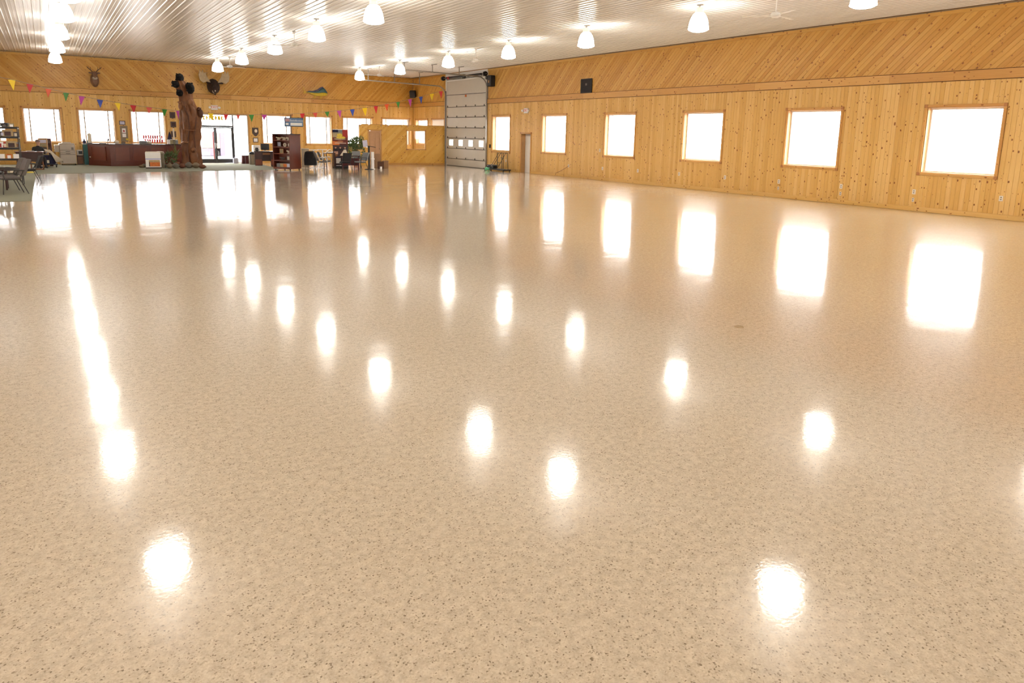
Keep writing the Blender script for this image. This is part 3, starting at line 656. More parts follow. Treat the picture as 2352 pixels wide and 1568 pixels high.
obj('pane', Geo().bb(wa, wb_, .055, .06, 1.02, wzt), 'glass', w5)

# ------------------------------------------------------------------ bell lamps
def make_lamp():
    t = thing('bell_lamp', '', 'lamp')
    obj('ceiling_mount', Geo().lathe([(.09, 0), (.09, -.025), (.03, -.03), (.03, -.09)], 12), 'lamp_metal', t)
    obj('housing', Geo().lathe([(.03, -.08), (.10, -.09), (.115, -.12), (.115, -.22), (.13, -.225), (.13, -.24)], 16), 'lamp_housing', t, smooth=True)
    sh = obj('shade', Geo().lathe([(.125, -.235), (.165, -.27), (.21, -.34), (.25, -.44), (.275, -.56), (.285, -.66), (.275, -.70), (.20, -.735), (.10, -.755), (.02, -.76)], 20), 'lamp_shade', t, smooth=True)
    obj('rim', Geo().lathe([(.287, -.655), (.293, -.665), (.293, -.68), (.287, -.69)], 20, caps=False), 'lamp_shade', t)
    return t
lamp0 = make_lamp(); used = False
ORD = ['first', 'second', 'third', 'fourth', 'fifth', 'sixth', 'seventh', 'eighth', 'ninth', 'tenth']
LAMPS = (('left row', .74, [41.2, 35.35, 29.9, 24.85, 20.9, 17.0, 12.0, 7.2, 2.0, -4.0]), ('middle row', 8.0, [40.35, 34.85, 29.2, 24.0, 19.05, 13.8, 10.9, 5.85, .6, -5.0]), ('row nearest the window wall', 15.82, [39.95, 34.3, 29.0, 23.95, 19.1, 14.1, 9.25, 4.99, .4, -5.0]))
for nm, x, ys in LAMPS:
    for i, y in enumerate(ys):
        if used: L_ = copy_tree(lamp0)
        else: L_ = lamp0; used = True
        L_.location = (x + max(0, 17.5-y)*(.07 if x < 5 else .12 if x < 12 else .0) if 5 < y < 17.5 else x + (1.8 if x > 12 and y == 4.99 else 0), y, ZC+.018); L_.rotation_euler.z = rng.random()*6
        tag(L_, 'glowing bell lamp, %s from the far wall in the %s' % (ORD[i], nm), 'lamp', 'bell lamps on the ceiling')

# ------------------------------------------------------------------ ceiling fans
def make_fan():
    t = thing('ceiling_fan', '', 'fan')
    obj('canopy', Geo().lathe([(.07, .03), (.07, -.02), (.03, -.07)], 12), 'fan_white', t); obj('downrod', Geo().cyl((0, 0, -.05), (0, 0, -.42), .015, n=8), 'fan_white', t)
    obj('motor', Geo().lathe([(.03, -.40), (.10, -.42), (.13, -.46), (.13, -.52), (.08, -.55), (.0, -.56)], 16), 'fan_white', t, smooth=True)
    for k in range(3):
        a = k*2*math.pi/3; b_ = obj('blade', Geo().box((.48, 0, -.50), (.72, .13, .008), rx=R(9)).bb(.1, .2, -.02, .02, -.515, -.495), 'fan_white', t, rz=a)
    return t
fan0 = make_fan(); FANS = [((8.42, 39.37), 'at the far end of the middle lamp row', .2), ((8.3, 27.56), 'midway along the middle lamp row', .5), ((16.45, 38.5), 'beside the overhead door track', .9), ((16.3, 27.33), 'above the row of bell lamps by the windows, mid hall', 1.2), ((16.35, 11.95), 'close to the window wall near the camera', .1)]
for i, ((x, y), lb, a) in enumerate(FANS):
    f = fan0 if i == 0 else copy_tree(fan0)
    f.location = (x, y, ZC); f.rotation_euler.z = a; tag(f, 'white three-blade ceiling fan '+lb, 'fan', 'ceiling fans')

# ------------------------------------------------------------------ carpet
yc = 36.15
o = obj('carpet', Geo().prism([(XL+.05, 23.2), (-.46, 23.2), (-.46, yc), (10.2, 37.3), (10.9, YB-.05), (XL+.05, YB-.05)], .001, .012, 'z'), 'carpet'); struct(o, 'grey-green carpet of the reception area'); o.name = 'floor_carpet'

# ------------------------------------------------------------------ pennants
PEN = [(27, 183, 17, 25, 'yellow'), (69, 193, 16, 21, 'red'), (112, 204, 15, 20, 'orange'), (152, 213, 14, 20, 'green'), (188, 221, 14, 21, 'magenta'), (230, 229, 15, 19, 'blue'), (270, 236, 14, 19, 'yellow'), (306, 241.5, 14, 18, 'red'), (343, 246.5, 14, 15, 'coral'), (378, 251, 12, 17, 'green'), (410, 254.5, 11, 20, 'magenta'), (441, 257.5, 12, 20, 'blue'), (484, 260, 13, 17, 'yellow'), (519, 262.5, 11, 15, 'red'), (547, 263.5, 9, 13, 'coral'), (577.5, 263.5, 12, 17, 'green'), (607, 263.5, 12, 14, 'magenta'), (694.5, 260.5, 11, 17, 'red'), (723.5, 259, 11, 13, 'coral'), (751, 256.5, 11, 13, 'green'), (779, 254, 11, 17, 'magenta'), (809, 251, 11, 17, 'blue'), (837.5, 247.5, 12, 19, 'yellow'), (863, 243.5, 10, 18, 'red'), (888, 239, 10, 17, 'orange'), (914, 234, 9, 16, 'green'), (941.5, 228, 9, 18, 'magenta'), (966.5, 222, 9, 17, 'blue'), (991.5, 215, 10, 17, 'yellow'), (1012.5, 209.5, 9, 17, 'red')]
def pen_depth(px):
    pts = [(-60, 31.5), (27, 33.0), (230, 38.0), (378, 41.6), (550, 43.0), (724, 43.2), (890, 42.4), (966, 41.2), (1030, 39.6)]
    for (a, d), (b, e_) in zip(pts, pts[1:]):
        if a <= px <= b: return d+(e_-d)*(px-a)/(b-a)
ps = thing('pennant_string', 'string of coloured triangular pennants sagging across the far end of the hall', 'bunting')
line = [PY(-55, 166, pen_depth(-55))]
for k, (px, py, pw, ph, c) in enumerate(PEN):
    Y = pen_depth(px); p = PY(px, py, Y); q = PY(px+pw/2, py, pen_depth(px+pw/2)); hw = (q-p).length; dn = PY(px, py+ph, Y).z-p.z
    dx = (q-p).normalized(); nn = Vector((-dx.y, dx.x, 0)); sw = rng.uniform(-.15, .15)*hw
    g = Geo(); a_, b_, c_ = p-dx*hw, p+dx*hw, p+Vector((0, 0, dn))+dx*(sw+(hw*.25 if px > 700 else 0)) + nn*rng.uniform(-.08, .08)
    t_ = nn*.004; g.add([a_, b_, c_, a_+t_, b_+t_, c_+t_], [(0, 1, 2), (5, 4, 3), (0, 3, 4, 1), (1, 4, 5, 2), (2, 5, 3, 0)])
    obj('pennant', g, 'pennant_'+c, ps); line.append(p+Vector((0, 0, .005)))
line.append(PY(1024, 205, 39.7)); obj('cord', Geo().tube(line, .010, 5), 'string', ps)

# ================================================================== things on the walls
def wall_right_thing(name, label, cat, y, z, group=None): return thing(name, label, cat, (XR, y, z), 0, group)
# loudspeakers
t = wall_right_thing('loudspeaker', 'flat black loudspeaker standing on the belt board of the window wall', 'loudspeaker', 26.06, BELT1+.011)
obj('cabinet', Geo().bb(-.085, -.005, -.40, .40, 0, .66), 'black_plastic', t, bevel=.015); obj('grille', Geo().bb(-.095, -.085, -.37, .37, .03, .63), 'black_fabric', t)
obj('badge', Geo().bb(-.099, -.095, -.1, .02, .34, .44), 'grey_fabric', t)
c = PY(948, 216, 44.45)
t = thing('loudspeaker', 'small tilted black loudspeaker high in the far corner', 'loudspeaker', c)
cb = obj('cabinet', Geo().box((0, 0, 0), (.40, .32, .46), rz=R(-40), rx=R(18)), 'black_plastic', t, bevel=.02); obj('bracket', Geo().tube([(0, .1, 0), (.12, .55, .05)], .03, 8), 'black_metal', t)
# outlets
OUT = [(27.27, .56, 'with a dangling cord past the side door'), (24.94, 1.40, 'thermostat-height beside the third window'), (24.7, .56, 'under the left edge of the third window'), (22.34, .58, 'under the right edge of the third window'), (19.91, .58, 'under the left edge of the fourth window'), (17.56, .58, 'right of the fourth window'), (15.17, .58, 'left of the fifth window, upper of two'), (15.17, .34, 'left of the fifth window, lower of two'), (12.81, .58, 'right of the fifth window, upper of two'), (12.81, .34, 'right of the fifth window, lower of two'), (10.48, .58, 'under the nearest window, upper of two'), (10.48, .34, 'under the nearest window, lower of two'), (8.16, .58, 'at the right edge of the picture'), (33.0, .58, 'beside the folding cart frame')]
for i, (y, z, lb) in enumerate(OUT):
    w_, h_ = (.10, .15) if z > .5 else (.07, .12)
    t = wall_right_thing('wall_outlet', 'small cream wall outlet '+lb, 'outlet', y, z, 'outlets on the window wall')
    obj('cover_plate', Geo().bb(-.012, -.0005, -w_/2, w_/2, -h_/2, h_/2), 'outlet', t, bevel=.004); [obj('socket', Geo().bb(-.015, -.012, -.018, .018, q, q+.03), 'outlet_slot', t) for q in (.012, -.042)]
o = obj('power_cord', Geo().tube([(XR-.05, 27.25, .54), (XR-.06, 27.5, .42), (XR-.06, 27.9, .25), (XR-.08, 28.2, .16), (XR-.09, 28.25, .02)], .010, 6), 'brown_wood'); tag(o, 'thin brown power cord hanging from an outlet to the floor', 'cord')
# exit signs
def exit_sign(loc, rz, label):
    t = thing('exit_sign', label, 'sign', loc, rz, 'exit signs')
    b_ = obj('housing', Geo().bb(-.19, .19, -.07, 0, 0, .27), 'white_paint', t, bevel=.008)
    me = text_mesh('EXIT', .19, .003); me.materials.append(M['exit_red']); link('lettering', me, t, (0, -.073, .15))
    for s in (-1, 1):
        obj('lamp_head', Geo().cyl((s*.27, -.02, .16), (s*.27, -.12, .13), .05, .07, 14), 'white_paint', t, smooth=True); obj('arm', Geo().cyl((s*.19, -.04, .16), (s*.25, -.04, .16), .015, n=8), 'white_paint', t)
exit_sign((8.6, YB-.001, 3.18), 0, 'white exit sign with red letters over the entrance doors')
exit_sign((XR-.001, 31.05, 3.2), R(-90), 'white exit sign with red letters over the side door')
# deer head
def bx(px, py): return PY(px, py, YB)
c = bx(217, 180)
t = thing('deer_mount', 'small mounted deer head high on the left of the far wall', 'trophy', (c.x, YB, c.z))
obj('neck', Geo().loft([[(.21*math.cos(a)*k, -d, -.10+.36*math.sin(a)*k-.02*d) for a in [j*2*math.pi/14 for j in range(14)]] for d, k in ((.0, 1), (.12, .98), (.24, .82), (.34, .6))]), 'fur_brown', t, smooth=True)
hd = obj('head', Geo().loft([[(r*.85*math.cos(a), -.3-d, .10+h+r*math.sin(a)) for a in [j*2*math.pi/12 for j in range(12)]] for d, h, r in ((0, .10, .14), (.08, .10, .16), (.2, .04, .12), (.34, -.04, .075), (.40, -.06, .05))]), 'fur_brown', t, smooth=True)
obj('throat_patch', Geo().ell((0, -.34, .0), (.13, .06, .09), 12, 8), 'fur_pale', t, smooth=True)
for s in (-1, 1):
    obj('ear', Geo().ell((s*.18, -.32, .27), (.10, .03, .05), 10, 6), 'fur_brown', t, smooth=True); obj('eye', Geo().ell((s*.11, -.46, .22), (.02, .02, .02), 8, 6), 'black_plastic', hd)
    obj('antler', Geo().tube([(s*.06, -.34, .28), (s*.16, -.33, .42), (s*.30, -.38, .52), (s*.36, -.5, .60)], [.022, .02, .016, .006], 7).tube([(s*.18, -.33, .43), (s*.17, -.40, .58)], [.015, .005], 6).tube([(s*.27, -.36, .50), (s*.28, -.42, .62)], [.013, .005], 6), 'plaque_dark', t, smooth=True)
# moose head
c = bx(487, 196)
t = thing('moose_mount', 'mounted moose head with broad antlers above the entrance', 'trophy', (c.x, YB, c.z))
obj('neck', Geo().loft([[(.05-.0*d+.34*k*math.cos(a), -d, -.05-.12*d+.44*k*math.sin(a)) for a in [j*2*math.pi/16 for j in range(16)]] for d, k in ((0, 1), (.25, .98), (.5, .85), (.7, .6))]), 'fur_dark', t, smooth=True)
hd = obj('head', Geo().loft([[(.05+r*.8*math.cos(a)-.18*d, -.6-d*.9, .0-d*.42+r*math.sin(a)) for a in [j*2*math.pi/14 for j in range(14)]] for d, r in ((0, .26), (.15, .27), (.35, .20), (.6, .17), (.8, .19), (.92, .13))]), 'fur_dark', t, smooth=True)
obj('muzzle', Geo().ell((-.11, -1.28, -.38), (.14, .16, .15), 12, 8), 'fur_pale', hd, smooth=True); obj('dewlap', Geo().ell((.0, -.78, -.42), (.06, .10, .20), 10, 8), 'fur_dark', hd, smooth=True)
for s in (-1, 1):
    obj('ear', Geo().ell((.05+s*.33, -.6, .12), (.15, .04, .07), 10, 6), 'fur_dark', t, smooth=True); obj('eye', Geo().ell((.02+s*.19, -.82, .05), (.025, .025, .025), 8, 6), 'black_plastic', hd)
    palm = [(s*.20, .12), (s*.42, .16), (s*.62, .08), (s*.80, .22), (s*.86, .50), (s*.78, .82), (s*.70, .66), (s*.62, .84), (s*.55, .62), (s*.46, .70), (s*.40, .45), (s*.28, .28)]
    if s < 0: palm = palm[::-1]
    g = Geo(); n = len(palm); yy = lambda x: -.62-.25*abs(x)*(1 if s < 0 else .55)
    g.add([(x, yy(x)-.03, z) for x, z in palm]+[(x, yy(x)+.03, z) for x, z in palm], [tuple(range(n)), tuple(range(2*n-1, n-1, -1))]+[(i, n+i, n+(i+1) % n, (i+1) % n) for i in range(n)])
    obj('antler', g, 'antler', t)
# dolphin fish
c0, c1 = bx(690, 212), bx(758, 212)
t = thing('fish_mount', 'mounted blue and yellow fish on the far wall', 'trophy', ((c0.x+c1.x)/2, YB-.12, bx(727, 213).z))
prof = [(-.62, .035, -.06, .05), (-.50, .055, -.06, .06), (-.30, .06, -.13, .08), (-.05, .07, -.20, .10), (.15, .12, -.22, .11), (.35, .28, -.20, .11), (.48, .34, -.19, .10), (.62, .24, -.18, .08), (.72, .08, -.14, .05), (.76, -.02, -.08, .02)]
ring = lambda x, hi, lo, w_: [(x, w_*math.cos(a), (hi+lo)/2+(hi-lo)/2*math.sin(a)) for a in [j*2*math.pi/14 for j in range(14)]]
obj('back', Geo().loft([ring(x, hi, lo*.18+hi*.0-.01, w_*.96) for x, hi, lo, w_ in prof]), 'fish_blue', t, smooth=True)
obj('belly', Geo().loft([ring(x, min(hi*.25, .06), lo, w_) for x, hi, lo, w_ in prof]), 'fish_yellow', t, smooth=True)
obj('dorsal_fin', Geo().prism([(.60, .22), (.45, .40), (.30, .34), (.1, .20), (-.2, .10), (-.5, .09), (-.5, .05), (-.1, .05), (.3, .2)], -.012, .012, 'y'), 'fish_fin', t)
obj('tail', Geo().prism([(-.6, .03), (-.72, .10), (-.84, .34), (-.78, .06), (-.82, -.10), (-.66, -.08), (-.6, -.05)], -.012, .012, 'y'), 'fish_tail', t)
for fx, fz in ((-.12, -.2), (.3, -.2)): obj('fin', Geo().prism([(fx, fz), (fx+.10, fz), (fx+.03, fz-.16), (fx-.05, fz-.18)], -.012, .012, 'y'), 'fish_tail', t)
obj('mount_peg', Geo().cyl((.1, .05, -.05), (.1, .12, -.05), .03, n=8), 'plaque_dark', t)
# plaques, certificate, boards
def plaque(px0, py0, px1, py1, label, shield=False):
    a, b = bx(px0, py0), bx(px1, py1); w_, h_ = b.x-a.x, a.z-b.z; t = thing('wall_plaque', label, 'plaque', ((a.x+b.x)/2, YB, b.z), group='plaques on the far wall')
    poly = [(-w_/2, h_), (w_/2, h_), (w_/2, h_*.35), (w_*.18, h_*.05), (0, 0), (-w_*.18, h_*.05), (-w_/2, h_*.35)] if shield else [(-w_/2, h_), (w_/2, h_), (w_/2, h_*.12), (w_*.15, h_*.1), (0, 0), (-w_*.15, h_*.1), (-w_/2, h_*.12)]
    obj('board', Geo().prism(poly, -.03, 0, 'y'), 'plaque_dark', t); 
    if shield: obj('emblem', Geo().ell((.02, -.035, h_*.62), (w_*.25, .03, h_*.22), 12, 8), 'cream', t, smooth=True)
    else: obj('plate', Geo().bb(-w_*.3, w_*.3, -.034, -.03, h_*.3, h_*.85), 'cherry_top', t)
plaque(389, 257, 403, 273, 'dark wooden plaque left of the carved pole, top one'); plaque(391, 279, 405, 294, 'dark wooden plaque left of the carved pole, middle one'); plaque(392, 301, 405, 317, 'dark wooden plaque left of the carved pole, lowest one')
plaque(579, 293, 594, 313, 'dark shield plaque with a pale emblem right of the entrance', True)
def framed(px0, py0, px1, py1, label, cat, mframe, mpic, name):
    a, b = bx(px0, py0), bx(px1, py1); w_, h_ = b.x-a.x, a.z-b.z; t = thing(name, label, cat, ((a.x+b.x)/2, YB, b.z))
    obj('frame', Geo().bb(-w_/2, w_/2, -.025, 0, 0, h_), mframe, t, bevel=.006); obj('print', Geo().bb(-w_*.38, w_*.38, -.029, -.025, h_*.14, h_*.86), mpic, t); return t, w_, h_
framed(581, 316, 593, 327, 'small framed certificate under the shield plaque', 'picture', 'plaque_dark', 'paper', 'framed_certificate')
framed(273, 277, 288, 287, 'small dark-framed picture above the grey notice board', 'picture', 'plaque_dark', 'lilac', 'framed_picture')
t, w_, h_ = framed(275, 288.5, 295, 325, 'tall grey-brown notice board between two windows by the counter', 'notice board', 'grey_board', 'grey_board', 'notice_board')
obj('notice', Geo().bb(-.09, .09, -.036, -.03, h_*.55, h_*.83), 'paper', t); obj('notice_mark', Geo().bb(-.035, .03, -.04, -.036, h_*.6, h_*.74), 'red_print', t); obj('notice', Geo().bb(-.09, .09, -.036, -.03, h_*.28, h_*.5), 'paper', t); obj('sticky_note', Geo().bb(.07, .2, -.036, -.03, h_*.08, h_*.2), 'yellow_print', t)
# floor drain
o = thing('floor_drain', 'small round brass drain cover in the floor right of the hall centre', 'drain', (6.26, 4.71, 0)); obj('ring', Geo().lathe([(.055, 0), (.055, .003), (.04, .003), (.04, 0)], 20), 'drain', o); obj('grate', Geo().lathe([(.039, 0), (.039, .002), (.0, .0025)], 16), 'drain', o)

# ================================================================== carved pole
base = Vector((6.45, 40.55, 0)); S = .00346
t = thing('carved_pole', 'tall chainsaw-carved log with black bears at its top', 'sculpture', base, R(-9))
rings = []; pr = [(0, 0, .48), (.12, 0, .50), (.5, .0, .47), (.97, 0, .48), (1.35, .03, .46), (1.66, .05, .48), (2.0, .055, .50), (2.35, .10, .54), (2.70, .12, .53), (2.98, .06, .49), (3.18, .01, .42), (3.4, -.03, .37), (3.56, -.07, .345), (3.8, -.08, .36), (4.05, -.12, .38), (4.25, -.18, .33), (4.45, -.27, .24), (4.6, -.32, .15)]
from mathutils import noise as mnoise
N_ = 56; pz = []
for (z0_, o0, r0), (z1_, o1, r1) in zip(pr, pr[1:]):
    n_ = max(1, int((z1_-z0_)/.06)); pz += [(z0_+(z1_-z0_)*i/n_, o0+(o1-o0)*i/n_, r0+(r1-r0)*i/n_) for i in range(n_)]
pz.append(pr[-1])
for z, ox, r in pz:
    ring_ = []
    for k in range(N_):
        a = k*2*math.pi/N_; rr = r*(1+.07*math.cos(3*a+z*1.1)+.09*abs(math.sin(3.5*a-z*.5+1))-.05+.05*math.sin(5*a+2.3*z)) - r*.20*max(0, 1-6*abs(mnoise.noise(Vector((2.1*math.cos(a), 2.1*math.sin(a), z*.75+3))))) + .03*mnoise.noise(Vector((6*math.cos(a), 6*math.sin(a), z*3)))
        ring_.append((ox+rr*math.cos(a), rr*.85*math.sin(a), z))
    rings.append(ring_)
obj('log', Geo().loft(rings), 'carved_wood', t, smooth=True, sharp=60)
def bear(c, s, yaw, big=1.0, name='carved_bear'):
    m = Matrix.Rotation(yaw, 3, 'Z'); P_ = lambda x, y, z: Vector(c)+m @ Vector((x*s, y*s, z*s))
    g = Geo(); g.ell(P_(0, 0, 0), (s*1.0, s*.95, s*1.15*big), 14, 10); g.ell(P_(0, -.75, .45*big), (s*.62, s*.6, s*.55), 12, 8); g.ell(P_(0, -1.25, .3*big), (s*.28, s*.38, s*.25), 10, 6)
    for q in (-1, 1): g.ell(P_(q*.45, -.6, .95*big), (s*.2, s*.12, s*.2), 8, 6); g.ell(P_(q*.6, -.75, -.5), (s*.25, s*.45, s*.25), 8, 6)
    return obj(name, g, 'bear_black', t, smooth=True)
def local(cx, cy): ax = 355-.08*(1480-cy); return (cx-ax)*S, (1480-cy)*S
for (cx, cyy, s, yaw, dy, big) in ((160, 135, .20, -.5, -.05, 1.0), (105, 235, .18, -.7, -.16, .9), (298, 285, .235, .15, -.2, 1.12), (163, 360, .17, -.2, -.28, .9)):
    lx, lz = local(cx, cyy); bear((lx, dy, lz), s, yaw, big)
lx, lz = local(450, 660); obj('carved_bird', Geo().ell((lx, -.1, lz), (.17, .2, .27), 12, 8).ell((lx-.03, -.2, lz+.24), (.11, .13, .11), 10, 8).cyl((lx-.06, -.3, lz+.24), (lx-.1, -.38, lz+.2), .05, .01, 8), 'carved_dark', t, smooth=True)
lx, lz = local(175, 560); obj('carved_squirrel', Geo().ell((lx, -.22, lz), (.10, .13, .2), 10, 8).ell((lx-.03, -.3, lz+.2), (.075, .09, .08), 10, 6).tube([(lx+.08, -.2, lz-.1), (lx+.14, -.22, lz+.1), (lx+.06, -.24, lz+.25)], [.05, .06, .03], 8), 'carved_light', t, smooth=True)
lx, lz = local(375, 1330); obj('carved_cub', Geo().ell((lx, -.36, lz), (.22, .16, .38), 14, 10).ell((lx, -.46, lz+.42), (.15, .14, .15), 12, 8).ell((lx, -.58, lz+.38), (.07, .09, .06), 8, 6), 'carved_wood', t, smooth=True)
lx, lz = local(318, 500); obj('carved_knot', Geo().ell((lx, -.26, lz), (.16, .12, .2), 12, 8), 'carved_light', t, smooth=True)
for pts, r in (([(-.1, -.46, .2), (-.16, -.44, .9), (-.1, -.42, 1.5), (.0, -.44, 2.1), (-.02, -.43, 2.7), (-.2, -.36, 3.2)], .035), ([(.22, -.42, 1.0), (.2, -.44, 1.7), (.3, -.44, 2.2), (.36, -.42, 2.8)], .03)): obj('carved_vine', Geo().tube(pts, r, 7), 'carved_dark', t, smooth=True)
obj('carved_sash', Geo().tube([(-.2, -.44, 1.98), (.05, -.47, 1.96), (.3, -.44, 1.97)], .025, 6), 'carved_light', t, smooth=True); obj('carved_arm', Geo().tube([(-.45, -.15, 1.25), (-.3, -.4, 1.35), (-.1, -.46, 1.33)], [.05, .06, .05], 8), 'carved_light', t, smooth=True)
# rocks round its foot
ROCK = [(338-13, 384, .14, .10, 'rock_tan', 'small pale stone at the counter foot beside the white display box'), (331, 383, .13, .13, 'rock_grey', 'small whitish stone just left of the white display box'), (379.5, 384, .11, .13, 'rock_grey', 'grey stone beside the weathered stump'), (390, 385.5, .17, .19, 'rock_tan', 'tan stone under the leafy plant'), (403.5, 385.5, .18, .20, 'rock_grey', 'mottled grey stone under the tall grass plant'), (418.5, 385, .20, .17, 'rock_brown', 'wide reddish stone left of the pole foot'), (434, 385, .19, .22, 'rock_grey', 'rounded grey stone in front of the pole'), (450, 385, .22, .2, 'rock_tan', 'tan stone at the right of the pole foot'), (465, 386, .2, .15, 'rock_brown', 'dark red-brown stone at the end of the stone row')]
for k, (px, py, rx, rz_, m_, lb) in enumerate(ROCK):
    p = G(px, py+1.5); p.y = min(p.y, 40.6); q = random.Random(k); g = Geo(); p.x = sx(px, p.y, 383)
    ringz = []
    for i in range(6):
        th = i/5; r_ = math.sin(math.pi*(.12+.80*th)) if i < 5 else .25
        ringz.append([(rx*r_*math.cos(a)*q.uniform(.86, 1.1), rx*.75*r_*math.sin(a)*q.uniform(.86, 1.1), rz_*1.45*th) for a in [j*2*math.pi/9 for j in range(9)]])
    o = obj('stone', Geo().loft(ringz), m_, None, (p.x, p.y, .012), smooth=True, sharp=50); tag(o, lb, 'stone', 'stones round the carved pole')

# ------------------------------------------------------------------ plants
def leaves(n, fn, seed, sz):
    q = random.Random(seed); g = Geo()
    for _ in range(n):
        p, d = fn(q); d = d.normalized(); s = q.uniform(.7, 1.3)*sz; a = d.orthogonal().normalized(); b_ = d.cross(a); th = q.uniform(0, 6.3); e_ = a*math.cos(th)+b_*math.sin(th)
        nrm = d.cross(e_)
        g.add([p, p+d*s*.45+e_*s*.22+nrm*s*.05, p+d*s, p+d*s*.45-e_*s*.22+nrm*s*.05, p+d*s*.5-nrm*s*.03], [(0, 1, 4), (1, 2, 4), (2, 3, 4), (3, 0, 4)])
    return g
def ball(c, r):
    def fn(q):
        while True:
            v = Vector((q.uniform(-1, 1), q.uniform(-1, 1), q.uniform(-1, 1)))
            if .1 < v.length < 1: break
        return Vector(c)+Vector((v.x*r[0], v.y*r[1], v.z*r[2])), v+Vector((0, 0, .3))
    return fn
p = Vector((sx(391, 40.7), 40.7, .012))
t = thing('leafy_plant', 'low bushy green plant between the stump and the carved pole', 'plant', p)
obj('pot', Geo().lathe([(.14, 0), (.19, .22), (.20, .24), (.17, .24)], 16), 'rock_brown', t, smooth=True); o = obj('foliage', leaves(170, ball((0, 0, .48), (.30, .28, .30)), 4, .15), 'green_leaf', t); o['kind'] = 'stuff'; obj('stem', Geo().tube([(0, 0, .2), (.02, 0, .5)], .02, 6), 'plant_stem', t)
p = Vector((sx(405, 41.3), 41.3, .012))
t = thing('grass_plant', 'tall arching grass plant in front of the counter end', 'plant', p)
obj('pot', Geo().lathe([(.12, 0), (.16, .22), (.17, .24), (.14, .24)], 16), 'terracotta', t, smooth=True)
q = random.Random(9)
for k in range(26):
    a = q.uniform(0, 6.28); ln = q.uniform(.75, 1.25); sp2 = q.uniform(.06, .40); g = Geo(); w2 = .042
    pts = [(sp2*(s_**2)*math.cos(a), sp2*(s_**2)*math.sin(a), .22+ln*(s_-.30*s_**3*(sp2/.4))) for s_ in (0, .3, .55, .8, 1)]
    side = Vector((-math.sin(a), math.cos(a), 0)); vs = []
    for i, p_ in enumerate(pts): ww_ = w2*(1-.85*i/4); vs += [Vector(p_)-side*ww_, Vector(p_)+side*ww_, Vector(p_)+Vector((0, 0, .006))]
    g.add(vs, [f for i in range(4) for f in ((i*3, i*3+2, i*3+5, i*3+3), (i*3+2, i*3+1, i*3+4, i*3+5), (i*3+1, i*3, i*3+3, i*3+4))])
    obj('blade', g, 'green_blade' if k % 5 else 'dry_leaf', t)
t = thing('weathered_stump', 'weathered square wooden stump beside the white display box', 'stump', (sx(368, 40.2), 40.2, .012), R(-12))
obj('block', Geo().loft([[(x*.19*k, y*.19*k, z) for x, y in ((-1, -1), (0, -1.08), (1, -.95), (1.06, 0), (.98, 1), (0, 1.05), (-1, 1), (-1.05, 0))] for z, k in ((0, 1.0), (.2, 1.03), (.5, .96), (.68, .98), (.74, 1.12), (.80, 1.05))]), 'weathered', t); obj('lichen_cap', Geo().lathe([(.20, .79), (.21, .82), (.12, .84)], 10), 'olive_print', t)
# white display box
t = thing('display_box', 'white upright display box with a blue stripe and a small picture', 'display', (sx(352, 39.75), 39.75, .012), R(-6))
obj('plinth', Geo().bb(-.36, .36, -.2, .2, 0, .05), 'dark_wood', t); obj('body', Geo().bb(-.35, .35, -.19, .19, .05, .80), 'paper', t, bevel=.01); obj('top', Geo().bb(-.33, .33, -.17, .17, .80, .84), 'cream', t, bevel=.01)
obj('stripe', Geo().bb(-.35, .35, -.196, -.19, .46, .49), 'blue_stripe', t); pc = obj('picture', Geo().bb(-.2, .30, -.196, -.19, .10, .42), 'orange_print', t); obj('picture_top', Geo().bb(-.2, .30, -.2, -.196, .31, .42), 'tan_print', pc); obj('picture_edge', Geo().bb(-.2, -.16, -.2, -.196, .1, .33), 'black_plastic', pc)

# ================================================================== reception counter
t = thing('reception_counter', 'cherry wood reception counter with framed panels and an angled end', 'counter')
fp = [(1.86, 43.75), (2.80, 42.35), (6.35, 42.55), (6.35, 43.15), (3.05, 42.98), (2.36, 44.0)]
obj('body', Geo().prism(fp, .012, 1.13, 'z'), 'cherry', t)
ctr = Vector((4, 43.1)); top = [((Vector(q)-ctr)*1.0+ctr) for q in fp]
obj('top', Geo().prism([(1.80, 43.76), (2.77, 42.29), (6.38, 42.49), (6.38, 43.2), (3.1, 43.05), (2.38, 44.07)], 1.13, 1.18, 'z'), 'cherry_top', t)
def face_panel(a, b, u0, u1, z0, z1):
    A, B = Vector((*a, 0)), Vector((*b, 0)); d = (B-A); ln = d.length; rz = math.atan2(d.y, d.x); w_ = .028
    r = obj('panel', Geo().bb(u0*ln, u1*ln, -.008, 0, z0, z1), 'cherry_panel', t, A, rz)
    obj('moulding', Geo().bb(u0*ln-w_, u1*ln+w_, -.03, 0, z0-w_, z0).bb(u0*ln-w_, u1*ln+w_, -.03, 0, z1, z1+w_).bb(u0*ln-w_, u0*ln, -.03, 0, z0, z1).bb(u1*ln, u1*ln+w_, -.03, 0, z0, z1), 'cherry', r)
face_panel(fp[0], fp[1], .2, .8, .30, .98)
for u in (.06, .30, .54, .78): face_panel(fp[1], fp[2], u+.01, u+.19, .30, .98)
obj('base_rail', Geo().prism([(1.85, 43.73), (2.79, 42.32), (6.36, 42.52), (6.36, 42.6), (2.82, 42.4), (1.9, 43.77)], .012, .12, 'z'), 'cherry', t)
obj('knob', Geo().ell((1.93, 43.6, .45), (.03, .03, .03), 8, 6), 'paper', t)
CT = 1.18
def on_counter(name, label, cat, px, y=42.75): return thing(name, label, cat, (sx(px, y, 330), y, CT))
t = on_counter('paper_roll', 'upright cream paper towel roll at the left end of the counter', 'paper roll', 207, 43.55); obj('roll', Geo().lathe([(.09, .02), (.09, .50), (.03, .50), (.03, .55)], 16), 'cream', t, smooth=True); obj('stand', Geo().lathe([(.11, 0), (.11, .02), (.02, .02)], 16), 'grey_fabric', t)
